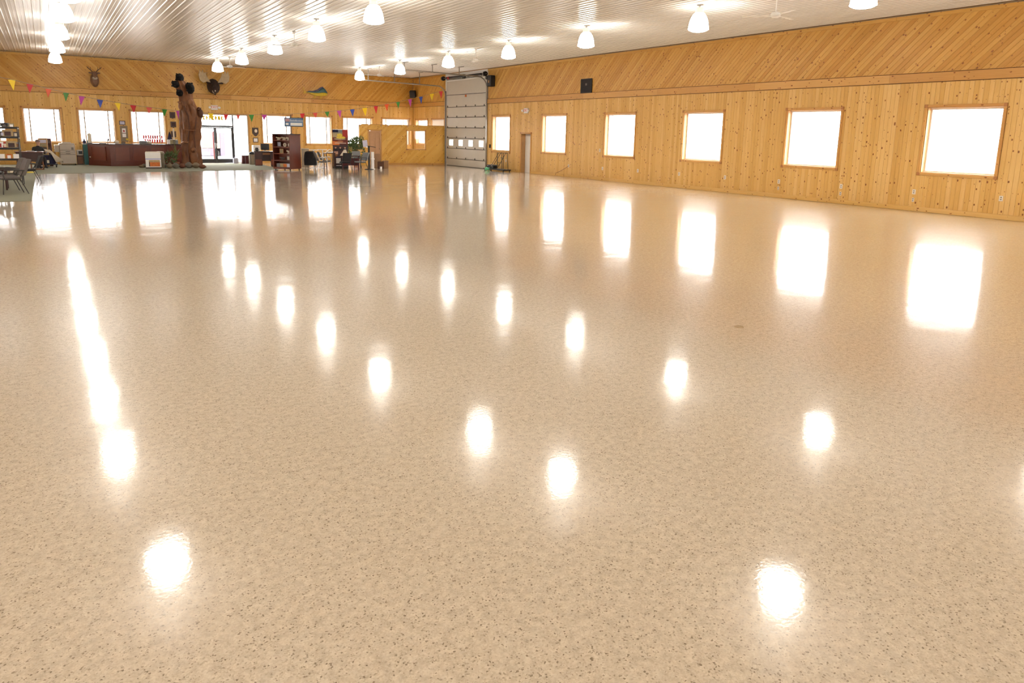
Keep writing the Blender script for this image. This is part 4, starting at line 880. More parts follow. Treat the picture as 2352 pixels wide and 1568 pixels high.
t = on_counter('card_reader', 'slim dark card reader on a stalk on the counter', 'card reader', 247.5); obj('stalk', Geo().cyl((0, 0, .01), (.02, 0, .16), .015, n=8), 'grey_light', t); obj('screen', Geo().box((.04, 0, .2), (.07, .05, .12), ry=R(15)), 'grey_fabric', t, bevel=.01); obj('foot', Geo().lathe([(.05, 0), (.05, .012), (.02, .02)], 12), 'grey_light', t)
t = on_counter('paper_tray', 'pale flat paper tray lying on the counter', 'tray', 236); obj('tray', Geo().bb(-.16, .16, -.12, .12, 0, .03), 'grey_light', t, bevel=.006); obj('sheets', Geo().bb(-.14, .14, -.1, .1, .03, .045), 'paper', t)
t = on_counter('cap', 'cream cap resting on the counter', 'cap', 267.5); obj('crown', Geo().ell((0, 0, .095), (.13, .12, .095), 14, 8), 'cream', t, smooth=True); obj('brim', Geo().box((.12, -.03, .0085), (.12, .16, .015)), 'cream', t, bevel=.006)
t = on_counter('telephone', 'small dark telephone next to the cream cap', 'telephone', 283.5); obj('base', Geo().bb(-.09, .09, -.1, .1, 0, .05), 'grey_fabric', t, bevel=.012); obj('handset', Geo().tube([(-.1, -.02, .07), (-.05, -.02, .085), (.05, -.02, .085), (.1, -.02, .07)], .022, 8), 'black_plastic', t, smooth=True)
t = on_counter('desktop_printer', 'low grey desktop printer on the counter', 'printer', 329); obj('body', Geo().bb(-.19, .19, -.16, .16, 0, .15), 'grey_light', t, bevel=.02); obj('paper_slot', Geo().bb(-.13, .13, -.165, -.158, .06, .085), 'black_plastic', t); obj('lid', Geo().bb(-.17, .17, -.1, .14, .15, .165), 'steel_grey', t, bevel=.005)
t = on_counter('knit_hat', 'rounded pale hat in front of the grey printer', 'hat', 343, 42.72); obj('crown', Geo().ell((0, 0, .077), (.11, .1, .075), 14, 8), 'cream', t, smooth=True); obj('band', Geo().lathe([(.112, 0), (.116, .03), (.112, .05)], 16), 'cream_cloth', t, smooth=True)
for i, (px, m_, h_, lb) in enumerate(((387.5, 'paper', .22, 'white'), (394, 'olive_print', .23, 'olive'), (400, 'weathered', .24, 'brown'), (406, 'grey_light', .22, 'grey'))):
    t = on_counter('leaflet_box', '%s leaflet box at the right end of the counter' % lb, 'leaflet box', px, 42.8); obj('box', Geo().bb(-.065, .065, -.08, .08, 0, h_), m_, t, bevel=.005); obj('leaflets', Geo().bb(-.05, .05, -.06, .06, h_, h_+.03), 'paper', t)
t = on_counter('flag', 'dark blue furled flag standing behind the leaflet boxes', 'flag', 391, 43.0); obj('cloth', Geo().loft([[(x*k, y*k, z) for x, y in ((-.12, 0), (-.05, -.06), (.05, -.03), (.12, 0), (.04, .05), (-.06, .05))] for z, k in ((.24, 1.1), (.4, .75), (.55, .45), (.68, .12))]), 'navy', t, smooth=True); obj('pole', Geo().cyl((0, 0, .02), (0, 0, .75), .01, n=6), 'tan_wood', t); obj('base', Geo().lathe([(.06, 0), (.06, .02), (.015, .03)], 12), 'tan_wood', t)
t = on_counter('cream_staff', 'plain cream upright staff behind the leaflet boxes', 'staff', 400.5, 43.02); obj('rod', Geo().bb(-.035, .035, -.02, .02, .02, .86), 'cream', t, bevel=.006); obj('foot', Geo().lathe([(.07, 0), (.07, .02), (.05, .022)], 12), 'tan_wood', t)
# teal cabinet and objects on it
t = thing('teal_cabinet', 'narrow teal cabinet at the left end of the counter', 'cabinet', (1.88, 44.42, .012)); obj('body', Geo().bb(-.2, .12, -.22, .4, 0, 1.10), 'teal', t, bevel=.01); obj('door', Geo().bb(-.215, -.2, -.2, .38, .06, 1.05), 'black_metal', t); obj('top', Geo().bb(-.23, .14, -.24, .42, 1.10, 1.13), 'paper', t); obj('handle', Geo().bb(-.235, -.215, .1, .13, .5, .62), 'chrome', t)
t = thing('ink_bottle', 'dark blue bottle on the teal cabinet', 'bottle', (1.76, 44.4, 1.142)); obj('bottle', Geo().lathe([(.07, 0), (.075, .02), (.075, .14), (.03, .18), (.03, .22)], 14), 'navy', t, smooth=True); obj('cap', Geo().lathe([(.034, .22), (.034, .25), (.0, .255)], 12), 'black_plastic', t)
t = thing('spray_bottle', 'teal spray bottle beside the dark blue bottle', 'bottle', (1.93, 44.45, 1.142)); obj('bottle', Geo().lathe([(.05, 0), (.05, .12), (.02, .17), (.02, .2)], 12), 'teal', t, smooth=True); obj('trigger', Geo().box((.0, -.03, .22), (.03, .1, .04)), 'paper', t)

# ================================================================== copier corner
t = thing('copier', 'large beige office copier under the far window', 'copier', (.93, 44.25, .012), R(4))
obj('cabinet', Geo().bb(-.36, .36, -.3, .3, .06, .55), 'copier', t, bevel=.015)
for z0, z1 in ((.56, .66), (.67, .77)):
    d_ = obj('drawer', Geo().bb(-.35, .35, -.305, .29, z0, z1), 'copier', t, bevel=.008); obj('handle', Geo().bb(-.1, .1, -.315, -.305, z0+.03, z0+.06), 'copier_dark', d_)
obj('body', Geo().bb(-.36, .34, -.29, .3, .78, 1.08), 'copier', t, bevel=.015); obj('lid', Geo().bb(-.35, .33, -.28, .3, 1.08, 1.14), 'copier', t, bevel=.015); obj('feeder', Geo().bb(-.2, .2, -.05, .28, 1.14, 1.2), 'copier', t, bevel=.015)
obj('control_panel', Geo().bb(.17, .27, -.300, -.29, .80, .93), 'copier_dark', t); obj('side_unit', Geo().bb(-.56, -.365, -.2, .2, .68, 1.05), 'copier', t, bevel=.012); obj('paper_tray', Geo().box((-.68, 0, .86), (.26, .26, .015), ry=R(20)), 'copier_dark', t)
for x in (-.3, .3): obj('caster', Geo().cyl((x-.02, -.24, .03), (x+.02, -.24, .03), .03, n=10), 'rubber', t)
t = thing('side_stand', 'brown stand right of the copier', 'stand', (1.5, 44.66, .012)); obj('shelf', Geo().bb(-.15, .15, -.2, .2, .46, .50), 'brown_wood', t); obj('body', Geo().bb(-.14, .14, -.18, .18, 0, .46), 'dark_wood', t, bevel=.01); obj('door', Geo().bb(-.12, .12, -.195, -.18, .04, .43), 'brown_wood', t)
t = thing('small_printer', 'small beige printer on the brown stand', 'printer', (1.5, 44.66, .512)); obj('body', Geo().bb(-.14, .14, -.18, .16, 0, .28), 'copier', t, bevel=.02); obj('slot', Geo().bb(-.05, .12, -.19, -.178, .06, .22), 'black_plastic', t); obj('tray', Geo().bb(-.12, .12, -.3, -.18, .0, .02), 'copier', t)

# ================================================================== bookcase and sign
t = thing('display_bookcase', 'cherry wood display bookcase standing alone on the floor edge', 'bookcase', (10.42, 36.05, 0), math.atan2(-.78, .626))
W_, D_, H_ = 1.04, .94, 1.87          # local: front faces -Y, x from -W to 0 along the front (right front corner at the origin)
ct = .05
for x in (-W_+.08, -.08):
    for y in (.08, D_-.08): obj('caster', Geo().cyl((x-.02, y, .035), (x+.02, y, .035), .035, n=10), 'rubber', t)
obj('base', Geo().bb(-W_, 0, 0, D_, .07, .17), 'cherry', t); obj('side_panel', Geo().bb(-W_, -W_+ct, 0, D_, .17, H_-.04), 'cherry', t); obj('side_panel', Geo().bb(-ct, 0, 0, D_, .17, H_-.04), 'cherry', t)
obj('top', Geo().bb(-W_-.01, .01, -.01, D_+.01, H_-.04, H_), 'cherry_top', t); obj('back_panel', Geo().bb(-W_+ct, -ct, .42, .46, .17, H_-.04), 'cherry_panel', t)
SH = [.17, .52, .87, 1.21, 1.55]
for z in SH[1:]: obj('shelf', Geo().bb(-W_+ct, -ct, .01, .42, z-.035, z), 'cherry_panel', t)
shelf_w = t.matrix_basis.copy()
BCM = Matrix.Translation(t.location) @ Matrix.Rotation(t.rotation_euler.z, 4, 'Z'); brz = t.rotation_euler.z
def on_shelf(name, label, cat, u, k, y=.2): return thing(name, label, cat, BCM @ Vector((-W_+ct+u*(W_-2*ct), y, SH[k])), brz)
def figurine(u, k, lb, m_='cream'):
    f = on_shelf('figurine', lb, 'figurine', u, k); obj('base', Geo().lathe([(.09, 0), (.09, .03), (.05, .04)], 12), m_, f); obj('figure', Geo().ell((0, 0, .10), (.11, .04, .05), 12, 8).ell((-.11, 0, .13), (.05, .03, .04), 10, 6).prism([(.08, .10), (.17, .17), (.15, .06)], -.01, .01, 'y'), m_, f, smooth=True)
figurine(.2, 4, 'white fish figurine on the top shelf, left'); figurine(.56, 4, 'white bird figurine on the top shelf, middle'); figurine(.86, 4, 'white bird figurine on the top shelf, right')
def standing(name, lb, cat, u, k, w_, h_, m1, m2, round_=False):
    f = on_shelf(name, lb, cat, u, k, .25)
    if round_: obj('plate', Geo().cyl((0, -.02, h_/2), (0, 0, h_/2), h_/2, n=20), m1, f); obj('emblem', Geo().cyl((0, -.025, h_/2), (0, -.02, h_/2), h_*.22, n=14), m2, f); obj('stand', Geo().bb(-.05, .05, 0, .06, 0, .03), 'dark_wood', f)
    else: obj('frame', Geo().bb(-w_/2, w_/2, -.02, .01, 0, h_), m1, f, bevel=.005); obj('picture', Geo().bb(-w_*.38, w_*.38, -.024, -.02, h_*.12, h_*.88), m2, f)
standing('picture_frame', 'grey-blue framed picture on the second shelf from the top', 'picture', .2, 3, .24, .26, 'grey_fabric', 'lilac')
standing('display_plate', 'round white plate in the middle of the second shelf', 'plate', .56, 3, .2, .2, 'cream', 'olive_print', True); standing('display_plate', 'round white plate at the right of the second shelf', 'plate', .86, 3, .2, .2, 'cream', 'paper', True)
standing('picture_frame', 'tan framed picture on the middle shelf', 'picture', .33, 2, .22, .24, 'tan_wood', 'olive_print'); figurine(.84, 2, 'small pale figurine on the middle shelf', 'cream')
figurine(.38, 1, 'dark grey animal figurine on the fourth shelf', 'grey_fabric'); standing('picture_frame', 'pale framed disc picture on the fourth shelf', 'picture', .80, 1, .26, .22, 'grey_light', 'cream')
for i, (u, m_, lb) in enumerate(((.18, 'grey_light', 'grey'), (.40, 'tan_print', 'tan'), (.62, 'orange_print', 'orange'), (.84, 'lilac', 'lilac'))):
    f = on_shelf('carton', '%s printed carton on the lowest shelf of the bookcase' % lb, 'carton', u, 0); obj('box', Geo().bb(-.095, .095, -.1, .1, 0, .17), m_, f, bevel=.004); obj('flap', Geo().bb(-.09, .09, -.09, .09, .17, .176), 'paper', f)
# sign on a pole, standing on the bookcase
p = PY(669, 300, 36.9)
t = thing('pole_sign', 'blue rectangular sign with a white panel on a dark pole above the bookcase', 'sign', (p.x, 36.9, H_), R(-20))
obj('foot', Geo().lathe([(.1, 0), (.1, .015), (.03, .02)], 14), 'black_metal', t); obj('pole', Geo().cyl((0, .03, .01), (0, .03, 1.0), .02, n=8), 'black_metal', t)
sg_ = obj('cabinet', Geo().bb(-.33, .62, -.06, .02, .38, .84), 'black_metal', t, bevel=.01); obj('face', Geo().bb(-.30, .60, -.068, -.06, .405, .815), 'sign_blue', sg_); obj('white_panel', Geo().bb(-.02, .56, -.074, -.068, .435, .58), 'sign_white', sg_); obj('logo', Geo().bb(-.28, -.06, -.074, -.068, .63, .79), 'sign_pink', sg_); obj('emblem', Geo().bb(-.26, -.12, -.074, -.068, .46, .56), 'sign_white', sg_)
me = text_mesh('Satisfaction', .15, .002, shear=.3); me.materials.append(M['sign_white']); link('lettering', me, sg_, (.27, -.072, .69))

# ================================================================== right-hand desk group
t = thing('dark_desk', 'dark wooden office desk right of the entrance', 'desk', (sx(612, 41.6), 41.6, .012), R(-14))
obj('top', Geo().bb(-.66, .66, -.35, .35, .78, .82), 'cherry_top', t, bevel=.008)
obj('pedestal', Geo().bb(-.62, -.22, -.3, .3, 0, .78), 'dark_wood', t); obj('pedestal', Geo().bb(.24, .62, -.3, .3, 0, .78), 'dark_wood', t); obj('modesty_panel', Geo().bb(-.22, .24, -.05, 0, .25, .78), 'dark_wood', t)
for x0_, x1_ in ((-.6, -.24), (.26, .60)): obj('lower_panel', Geo().bb(x0_, x1_, -.315, -.3, .04, .36), 'cherry_panel', t); obj('upper_panel', Geo().bb(x0_, x1_, -.315, -.3, .4, .76), 'dark_wood', t)
obj('drawer', Geo().bb(-.19, .21, -.32, -.3, .62, .74), 'brown_wood', t)
DM = Matrix.Translation(t.location) @ Matrix.Rotation(R(-14), 4, 'Z')
f = thing('computer_monitor', 'black computer monitor on the dark desk', 'monitor', DM @ Vector((-.05, .08, .82)), R(-30)); obj('screen', Geo().bb(-.24, .24, -.03, .03, .07, .43), 'black_plastic', f, bevel=.02); obj('tube_back', Geo().loft([[(x*.2*k, y_, .25+z*.16*k) for x, z in ((-1, -1), (1, -1), (1, 1), (-1, 1))] for y_, k in ((.03, 1), (.22, .55))]), 'black_plastic', f); obj('stand', Geo().lathe([(.13, 0), (.13, .015), (.03, .03), (.03, .1)], 14), 'black_plastic', f)
f = thing('keyboard', 'pale keyboard and papers strip on the dark desk edge', 'keyboard', DM @ Vector((.0, -.22, .82)), R(-14)); obj('tray', Geo().bb(-.2, .2, -.07, .07, 0, .02), 'paper', f, bevel=.004); obj('keys', Geo().bb(-.18, .18, -.05, .05, .02, .028), 'grey_light', f)
f = thing('desk_speaker', 'small black box speaker on the left of the dark desk', 'loudspeaker', DM @ Vector((-.5, .05, .82)), R(-14)); obj('cabinet', Geo().bb(-.08, .08, -.07, .07, 0, .2), 'black_plastic', f, bevel=.01); obj('cone', Geo().cyl((0, -.075, .12), (0, -.07, .12), .045, n=14), 'grey_fabric', f)
t = thing('white_printer_stand', 'white cabinet with a printer left of the dark desk', 'cabinet', (sx(589.5, 43.6), 43.6, .012)); obj('cabinet', Geo().bb(-.18, .18, -.2, .2, 0, .72), 'maroon', t, bevel=.01); obj('printer', Geo().bb(-.2, .2, -.2, .2, .72, 1.12), 'paper', t, bevel=.02); obj('paper_slot', Geo().bb(-.14, .14, -.205, -.2, .82, .86), 'grey_fabric', t)
t = thing('trash_can', 'tan ribbed trash can with a dark domed lid beside the entrance', 'trash can', (sx(579.5, 42.7), 42.7, .012)); obj('body', Geo().lathe([(.15, 0)]+[(.165+.008*(k % 2), .02+k*.06) for k in range(10)]+[(.17, .6)], 18), 'trash_tan', t, smooth=True)
for k in range(8): a = k*math.pi/4; obj('rib', Geo().box((.175*math.cos(a), .175*math.sin(a), .3), (.02, .05, .54), rz=a), 'copier_dark' if k % 2 else 'trash_tan', t)
obj('lid', Geo().lathe([(.185, .6), (.185, .64), (.15, .71), (.08, .75), (.0, .76)], 18), 'black_plastic', t, smooth=True)
for i, (px, w_, lb) in enumerate(((559, .17, 'narrow'), (568.5, .26, 'wide'))):
    t = thing('maroon_box', '%s maroon box standing inside the entrance sidelight' % lb, 'box', (sx(px, 44.0), 44.0, .012)); obj('body', Geo().bb(-w_/2, w_/2, -.12, .12, 0, .48), 'maroon', t, bevel=.008); obj('lid', Geo().bb(-w_/2-.008, w_/2+.008, -.13, .13, .48, .5), 'cherry_top', t)
t = thing('blue_bag', 'pale blue bag leaning by the sidelight glass', 'bag', (sx(541.5, 44.4), 44.4, .012)); obj('bag', Geo().loft([[(x*.14*k, y*.09*k, z) for x, y in ((-1, -1), (1, -1), (1.1, 0), (1, 1), (-1, 1), (-1.1, 0))] for z, k in ((0, .95), (.1, 1.05), (.25, 1), (.32, .8))]), 'lilac', t, smooth=True); obj('handle', Geo().tube([(-.07, 0, .3), (-.04, 0, .4), (.04, 0, .4), (.07, 0, .3)], .01, 6), 'lilac', t)

# ------------------------------------------------------------------ chairs
def side_chair(name, label, loc, rz, fab, frame, arms=True, group=None, scale=1.0):
    """faces -Y locally"""
    t = thing(name, label, 'chair', loc, rz, group); r = .013
    obj('seat', Geo().bb(-.24, .24, -.24, .22, .40, .47), fab, t, bevel=.03)
    sec = [[(x*.235, .20+.20*((z-.45)/.5)+.03*(1-abs(x)**2), z) for x in (-1, -.6, 0, .6, 1)]+[(x*.235, .29+.20*((z-.45)/.5)+.03*(1-abs(x)**2), z) for x in (1, .6, 0, -.6, -1)] for z in (.50, .60, .75, .88, .94)]
    obj('backrest', Geo().loft(sec), fab, t, bevel=.012, smooth=True)
    for s in (-1, 1):
        obj('leg', Geo().tube([(s*.23, -.20, .42), (s*.25, -.24, 0)], r, 8), frame, t); obj('leg', Geo().tube([(s*.22, .17, .44), (s*.25, .34, 0)], r, 8), frame, t)
        obj('back_post', Geo().tube([(s*.2, .18, .42), (s*.2, .27, .62)], r, 8), frame, t)
        if arms: obj('armrest', Geo().tube([(s*.26, -.18, .42), (s*.28, -.22, .60), (s*.28, -.16, .66), (s*.28, .1, .66), (s*.25, .29, .64)], .018, 8), frame, t, smooth=True)
    obj('seat_frame', Geo().tube([(-.23, -.2, .40), (.23, -.2, .40), (.22, .17, .40), (-.22, .17, .40), (-.23, -.2, .40)], r, 6), frame, t)
    if scale != 1: t.scale = (scale,)*3
    return t
# left row (backs turned to the floor edge, seats facing the side wall)
side_chair('guest_chair', 'grey armchair nearest the carpet edge in the left row', (-.98, 25.75, .012), R(-76), 'grey_fabric', 'chair_frame', scale=1.1, group='grey chairs on the carpet'); side_chair('guest_chair', 'grey armchair behind the nearest one in the left row', (-1.12, 26.65, .012), R(-78), 'grey_fabric', 'chair_frame', scale=1.1, group='grey chairs on the carpet')
side_chair('guest_chair', 'black armchair half hidden behind the grey chairs', (-.62, 31.2, .012), R(-80), 'black_fabric', 'chair_frame', group='grey chairs on the carpet')
# display group chairs
CH = [(sx(716, 37.3, 385), 37.3, R(150), 'black_fabric', 'black_metal', 'black chair right next to the bookcase with a coat over it'), (sx(743, 36.2, 388), 36.2, R(75), 'grey_fabric', 'chrome', 'dark grey chair with chrome legs at the bistro tables, front one'), (sx(751, 37.2, 386), 37.2, R(70), 'grey_fabric', 'chrome', 'dark grey chair with chrome legs at the bistro tables, rear one'), (sx(793, 35.6, 388), 35.6, R(178), 'black_fabric', 'black_metal', 'black chair with its back to the hall in front of the banner'), (sx(828, 36.0, 386), 36.0, R(-70), 'grey_light', 'black_metal', 'light grey chair beside the music stand'), (sx(819, 37.95, 384), 37.95, R(-20), 'grey_light', 'black_metal', 'light grey chair in front of the ficus')]
for x, y, a, fb, fr, lb in CH: side_chair('office_chair', lb, (x, y, 0), a, fb, fr, arms=(fb != 'black_fabric'), group='chairs round the display tables')
c = Vector((CH[0][0], CH[0][1], 0))
o = obj('coat', Geo().loft([[(x*.27*k, y*.10*k-.02, z) for x, y in ((-1, -1), (-.4, -1.2), (.3, -.9), (1, -1), (1.05, .6), (.3, 1.2), (-.5, .9), (-1, .8))] for z, k in ((.22, 1.1), (.5, 1.15), (.75, 1.08), (.92, .95), (.975, .6))]), 'black_fabric', None, (c.x-.14, c.y-.24, 0), R(150), smooth=True); tag(o, 'black coat draped over the chair next to the bookcase', 'coat')
# bistro tables
for px, Y, z, lb in ((721, 38.6, .98, 'left'), (741.5, 38.7, 1.0, 'right')):
    t = thing('bistro_table', 'round white bistro table under the far window, %s one' % lb, 'table', (sx(px, Y), Y, 0), group='white bistro tables'); obj('top', Geo().lathe([(.0, z), (.26, z), (.27, z+.015), (.26, z+.03), (.0, z+.03)], 24), 'paper', t, smooth=True)
    obj('column', Geo().lathe([(.035, .03), (.035, z)], 12), 'paper', t, smooth=True); obj('base', Geo().lathe([(.23, 0), (.23, .015), (.06, .04)], 20), 'paper', t, smooth=True)
t = thing('white_stool', 'white bar stool between the bistro tables and the chairs', 'stool', (sx(731, 38.05), 38.05, 0)); obj('seat', Geo().lathe([(0, .78), (.15, .78), (.16, .82), (.14, .85), (0, .85)], 18), 'paper', t, smooth=True)
for k in range(4): a = math.pi/4+k*math.pi/2; obj('leg', Geo().cyl((.09*math.cos(a), .09*math.sin(a), .78), (.15*math.cos(a), .15*math.sin(a), 0), .016, n=8), 'paper', t)
obj('footrest', Geo().tube([(.125*math.cos(k*math.pi/8), .125*math.sin(k*math.pi/8), .28) for k in range(17)], .01, 6), 'paper', t)
t = thing('beige_panel', 'narrow beige display panel beside the bookcase', 'panel', (sx(701.5, 38.3), 38.3, 0), R(-60)); obj('board', Geo().bb(-.25, .25, -.02, .02, .04, 1.06), 'trash_tan', t); obj('cap', Geo().bb(-.27, .27, -.035, .035, 1.06, 1.09), 'cream', t); obj('foot', Geo().bb(-.27, .27, -.1, .1, 0, .04), 'cream', t)
# banner
p = Vector((sx(782.5, 38.2), 38.2, 0)); t = thing('roll_up_banner', 'tall dark red printed banner behind the display table', 'banner', p, R(-20))
bw = .83; bh = 2.14; obj('cassette', Geo().bb(-bw/2-.02, bw/2+.02, -.1, .1, 0, .08), 'black_plastic', t, bevel=.02); sh = obj('sheet', Geo().bb(-bw/2, bw/2, -.004, .004, .08, bh), 'dark_print', t)
def patch(x0_, x1_, z0_, z1_, m_, nm='print', d=.008): obj(nm, Geo().bb(x0_*bw, x1_*bw, -d, -.004, z0_*bh, z1_*bh), m_, sh)
def blob(x, z, rx, rz_, m_, d=.006): obj('print', Geo().loft([[(x*bw+rx*math.cos(k*math.pi/8), y_, z*bh+rz_*math.sin(k*math.pi/8)) for k in range(16)] for y_ in (-d-.003, -.004)]), m_, sh)
patch(-.5, -.12, .93, 1.0, 'navy'); patch(-.12, .16, .93, 1.0, 'grey_light'); patch(.16, .5, .80, 1.0, 'red_print'); patch(-.5, .16, .885, .93, 'olive_print'); patch(-.5, -.1, .80, .885, 'tan_print'); patch(-.5, .5, .62, .80, 'dark_red', d=.006); patch(-.5, -.05, .60, .70, 'orange_print', d=.007)
blob(-.02, .86, .16, .09, 'yellow_print'); blob(.05, .80, .26, .07, 'yellow_print', .009); blob(-.02, .76, .33, .05, 'tan_print', .007); blob(0, .69, .17, .06, 'terracotta', .01); patch(-.36, .4, .645, .66, 'cream', 'print_line', .011)
for x in (-.31, .0, .31):
    blob(x, .485, .11, .07, 'black_fabric', .0045); blob(x, .535, .045, .062, 'face_print'); blob(x, .562, .05, .03, 'dark_wood', .009)
patch(-.42, -.16, .36, .435, 'face_print', 'print', .0075); patch(-.40, -.2, .30, .36, 'brown_wood', 'print', .0075); patch(-.3, -.0, .12, .3, 'paper', 'print', .008); patch(-.3, 0, .26, .3, 'navy', 'print', .010); patch(-.3, .05, .055, .07, 'paper', 'print_line', .008)
obj('top_rail', Geo().bb(-bw/2, bw/2, -.012, .012, bh, bh+.025), 'chrome', t); obj('rear_pole', Geo().cyl((0, .02, .05), (0, .02, bh), .01, n=6), 'chrome', t)
# display table with tent card
t = thing('display_table', 'dark display table with a red-brown base in front of the banner', 'table', (sx(806, 36.9, 385), 36.9, 0), R(-20)); obj('top', Geo().bb(-.5, .5, -.35, .35, .70, .74), 'cherry_top', t, bevel=.008)
for x in (-.42, .42): obj('panel_leg', Geo().bb(x-.03, x+.03, -.3, .3, 0, .70), 'maroon', t)
obj('stretcher', Geo().bb(-.39, .39, -.02, .02, .2, .6), 'maroon', t)
TM = Matrix.Translation(t.location) @ Matrix.Rotation(R(-20), 4, 'Z')
o = thing('tent_card', 'large cream pyramid tent card on the display table', 'card', TM @ Vector((-.5+.14, -.1, .74)), R(10)); obj('front_panel', Geo().prism([(-.24, 0), (.2, 0), (.06, .36)], -.11, -.10, 'y'), 'cream', o); obj('rear_panel', Geo().prism([(-.22, 0), (.19, 0), (.06, .35)], .04, .05, 'y'), 'cream', o); obj('fold', Geo().prism([(-.11, 0), (.05, 0), (-.03, .02)], -.2, .2, 'x') if False else Geo().bb(-.2, .17, -.1, .04, 0, .006), 'cream', o)
o = thing('flower_dish', 'small yellow flower dish beside the tent card', 'dish', TM @ Vector((.02, .05, .74))); obj('dish', Geo().lathe([(.05, 0), (.09, .04), (.08, .04)], 14), 'cream', o, smooth=True); obj('blossom', Geo().ell((0, 0, .07), (.08, .07, .05), 10, 6), 'yellow_print', o, smooth=True)
o = thing('white_model', 'white folded brochures stack on the rear bistro side', 'brochures', (sx(757, 38.0, 340), 38.0, .86)); obj('stack', Geo().bb(-.15, .15, -.1, .1, 0, .06), 'paper', o); obj('open_sheet', Geo().prism([(-.2, .06), (0, .2), (.2, .06), (0, .17)], -.08, .08, 'y'), 'paper', o)
t = thing('low_side_table', 'dark side table behind the grey chairs', 'table', (sx(757, 38.0, 380), 38.0, 0)); obj('top', Geo().bb(-.28, .28, -.25, .25, .82, .86), 'dark_wood', t); [obj('leg', Geo().bb(x-.02, x+.02, y-.02, y+.02, 0, .82), 'dark_wood', t) for x in (-.24, .24) for y in (-.2, .2)]
# ficus
p = Vector((sx(818, 39.7), 39.7, 0)); t = thing('ficus_tree', 'bushy potted ficus left of the corner office door', 'plant', p)
obj('pot', Geo().lathe([(.17, 0), (.22, .34), (.235, .36), (.2, .36)], 18), 'terracotta', t, smooth=True)
for k in range(4): a = k*1.6; obj('trunk', Geo().tube([(.02*math.cos(a), .02*math.sin(a), .3), (.05*math.cos(a+1), .05*math.sin(a+1), .8), (.2*math.cos(a+1.5), .2*math.sin(a+1.5), 1.35)], [.02, .018, .01], 6), 'plant_stem', t)
q = random.Random(21)
for k in range(7):
    a = k*.9; o = obj('foliage', leaves(170, ball((.28*math.cos(a), .24*math.sin(a), q.uniform(.8, 1.6)), (.28, .28, .32)), 30+k, .13), 'green_leaf', t); o['kind'] = 'stuff'
# music stand
p = Vector((sx(848, 36.2, 388), 36.2, 0)); t = thing('sign_stand', 'black metal stand with a tilted black desk and a white card', 'stand', p, R(-15)); obj('base', Geo().lathe([(.24, 0), (.24, .02), (.06, .05)], 20), 'black_metal', t); obj('post', Geo().bb(-.05, .05, -.035, .035, .03, 1.28), 'black_metal', t, bevel=.01); obj('desk', Geo().box((.14, 0, 1.26), (.44, .34, .03), ry=R(10)), 'black_metal', t, bevel=.006)
obj('card', Geo().box((-.20, -.04, 1.42), (.26, .012, .36), ry=R(-7)), 'lilac', t); obj('card_clip', Geo().bb(-.16, -.06, -.06, .0, 1.2, 1.27), 'paper', t)
t = thing('white_post', 'white square post right of the black stand', 'post', (sx(856, 36.6, 388), 36.6, 0)); obj('post', Geo().bb(-.075, .075, -.06, .06, 0, .95), 'paper', t, bevel=.008); obj('collar', Geo().bb(-.095, .095, -.08, .08, .52, .60), 'paper', t, bevel=.01); obj('foot', Geo().bb(-.1, .1, -.1, .1, 0, .03), 'paper', t)
def carton(px, Y, w_, d_, h_, z, rz, m_, label, opened=False, x=None):
    t = thing('cardboard_box', label, 'box', (sx(px, Y, 385) if x is None else x, Y, z), rz, 'cardboard boxes by the office')
    obj('body', Geo().bb(-w_/2, w_/2, -d_/2, -d_/2+.01, 0, h_).bb(-w_/2, w_/2, d_/2-.01, d_/2, 0, h_).bb(-w_/2, -w_/2+.01, -d_/2, d_/2, 0, h_).bb(w_/2-.01, w_/2, -d_/2, d_/2, 0, h_).bb(-w_/2, w_/2, -d_/2, d_/2, 0, .01), m_, t)
    if opened:
        for s in (-1, 1): obj('flap', Geo().box((s*(w_/2+.06), 0, h_+.03), (.15, d_, .008), ry=R(-s*30)), 'cardboard', t)
    else: obj('lid', Geo().bb(-w_/2-.004, w_/2+.004, -d_/2-.004, d_/2+.004, h_-.004, h_+.01), m_, t)
    return t
carton(864, 38.2, .42, .36, .42, 0, R(-10), 'cardboard', 'lowest cardboard box of the stack by the office door'); carton(864, 38.2, .38, .34, .36, .43, R(-4), 'cardboard', 'topmost cardboard box of the stack by the office door')
carton(874.5, 37.0, .34, .34, .40, 0, R(-20), 'cardboard_dark', 'dark open cardboard box standing on the floor by the office', True); carton(885.5, 37.4, .34, .34, .42, 0, R(-25), 'cardboard', 'tan cardboard box at the right end of the boxes', False)
o = thing('coffee_can', 'small white can on the floor before the dark box', 'can', (sx(875, 36.55, 388), 36.55, 0)); obj('can', Geo().lathe([(.06, 0), (.06, .13), (.0, .13)], 14), 'paper', o, smooth=True); obj('lid', Geo().lathe([(.064, .13), (.064, .145), (0, .146)], 14), 'grey_light', o)

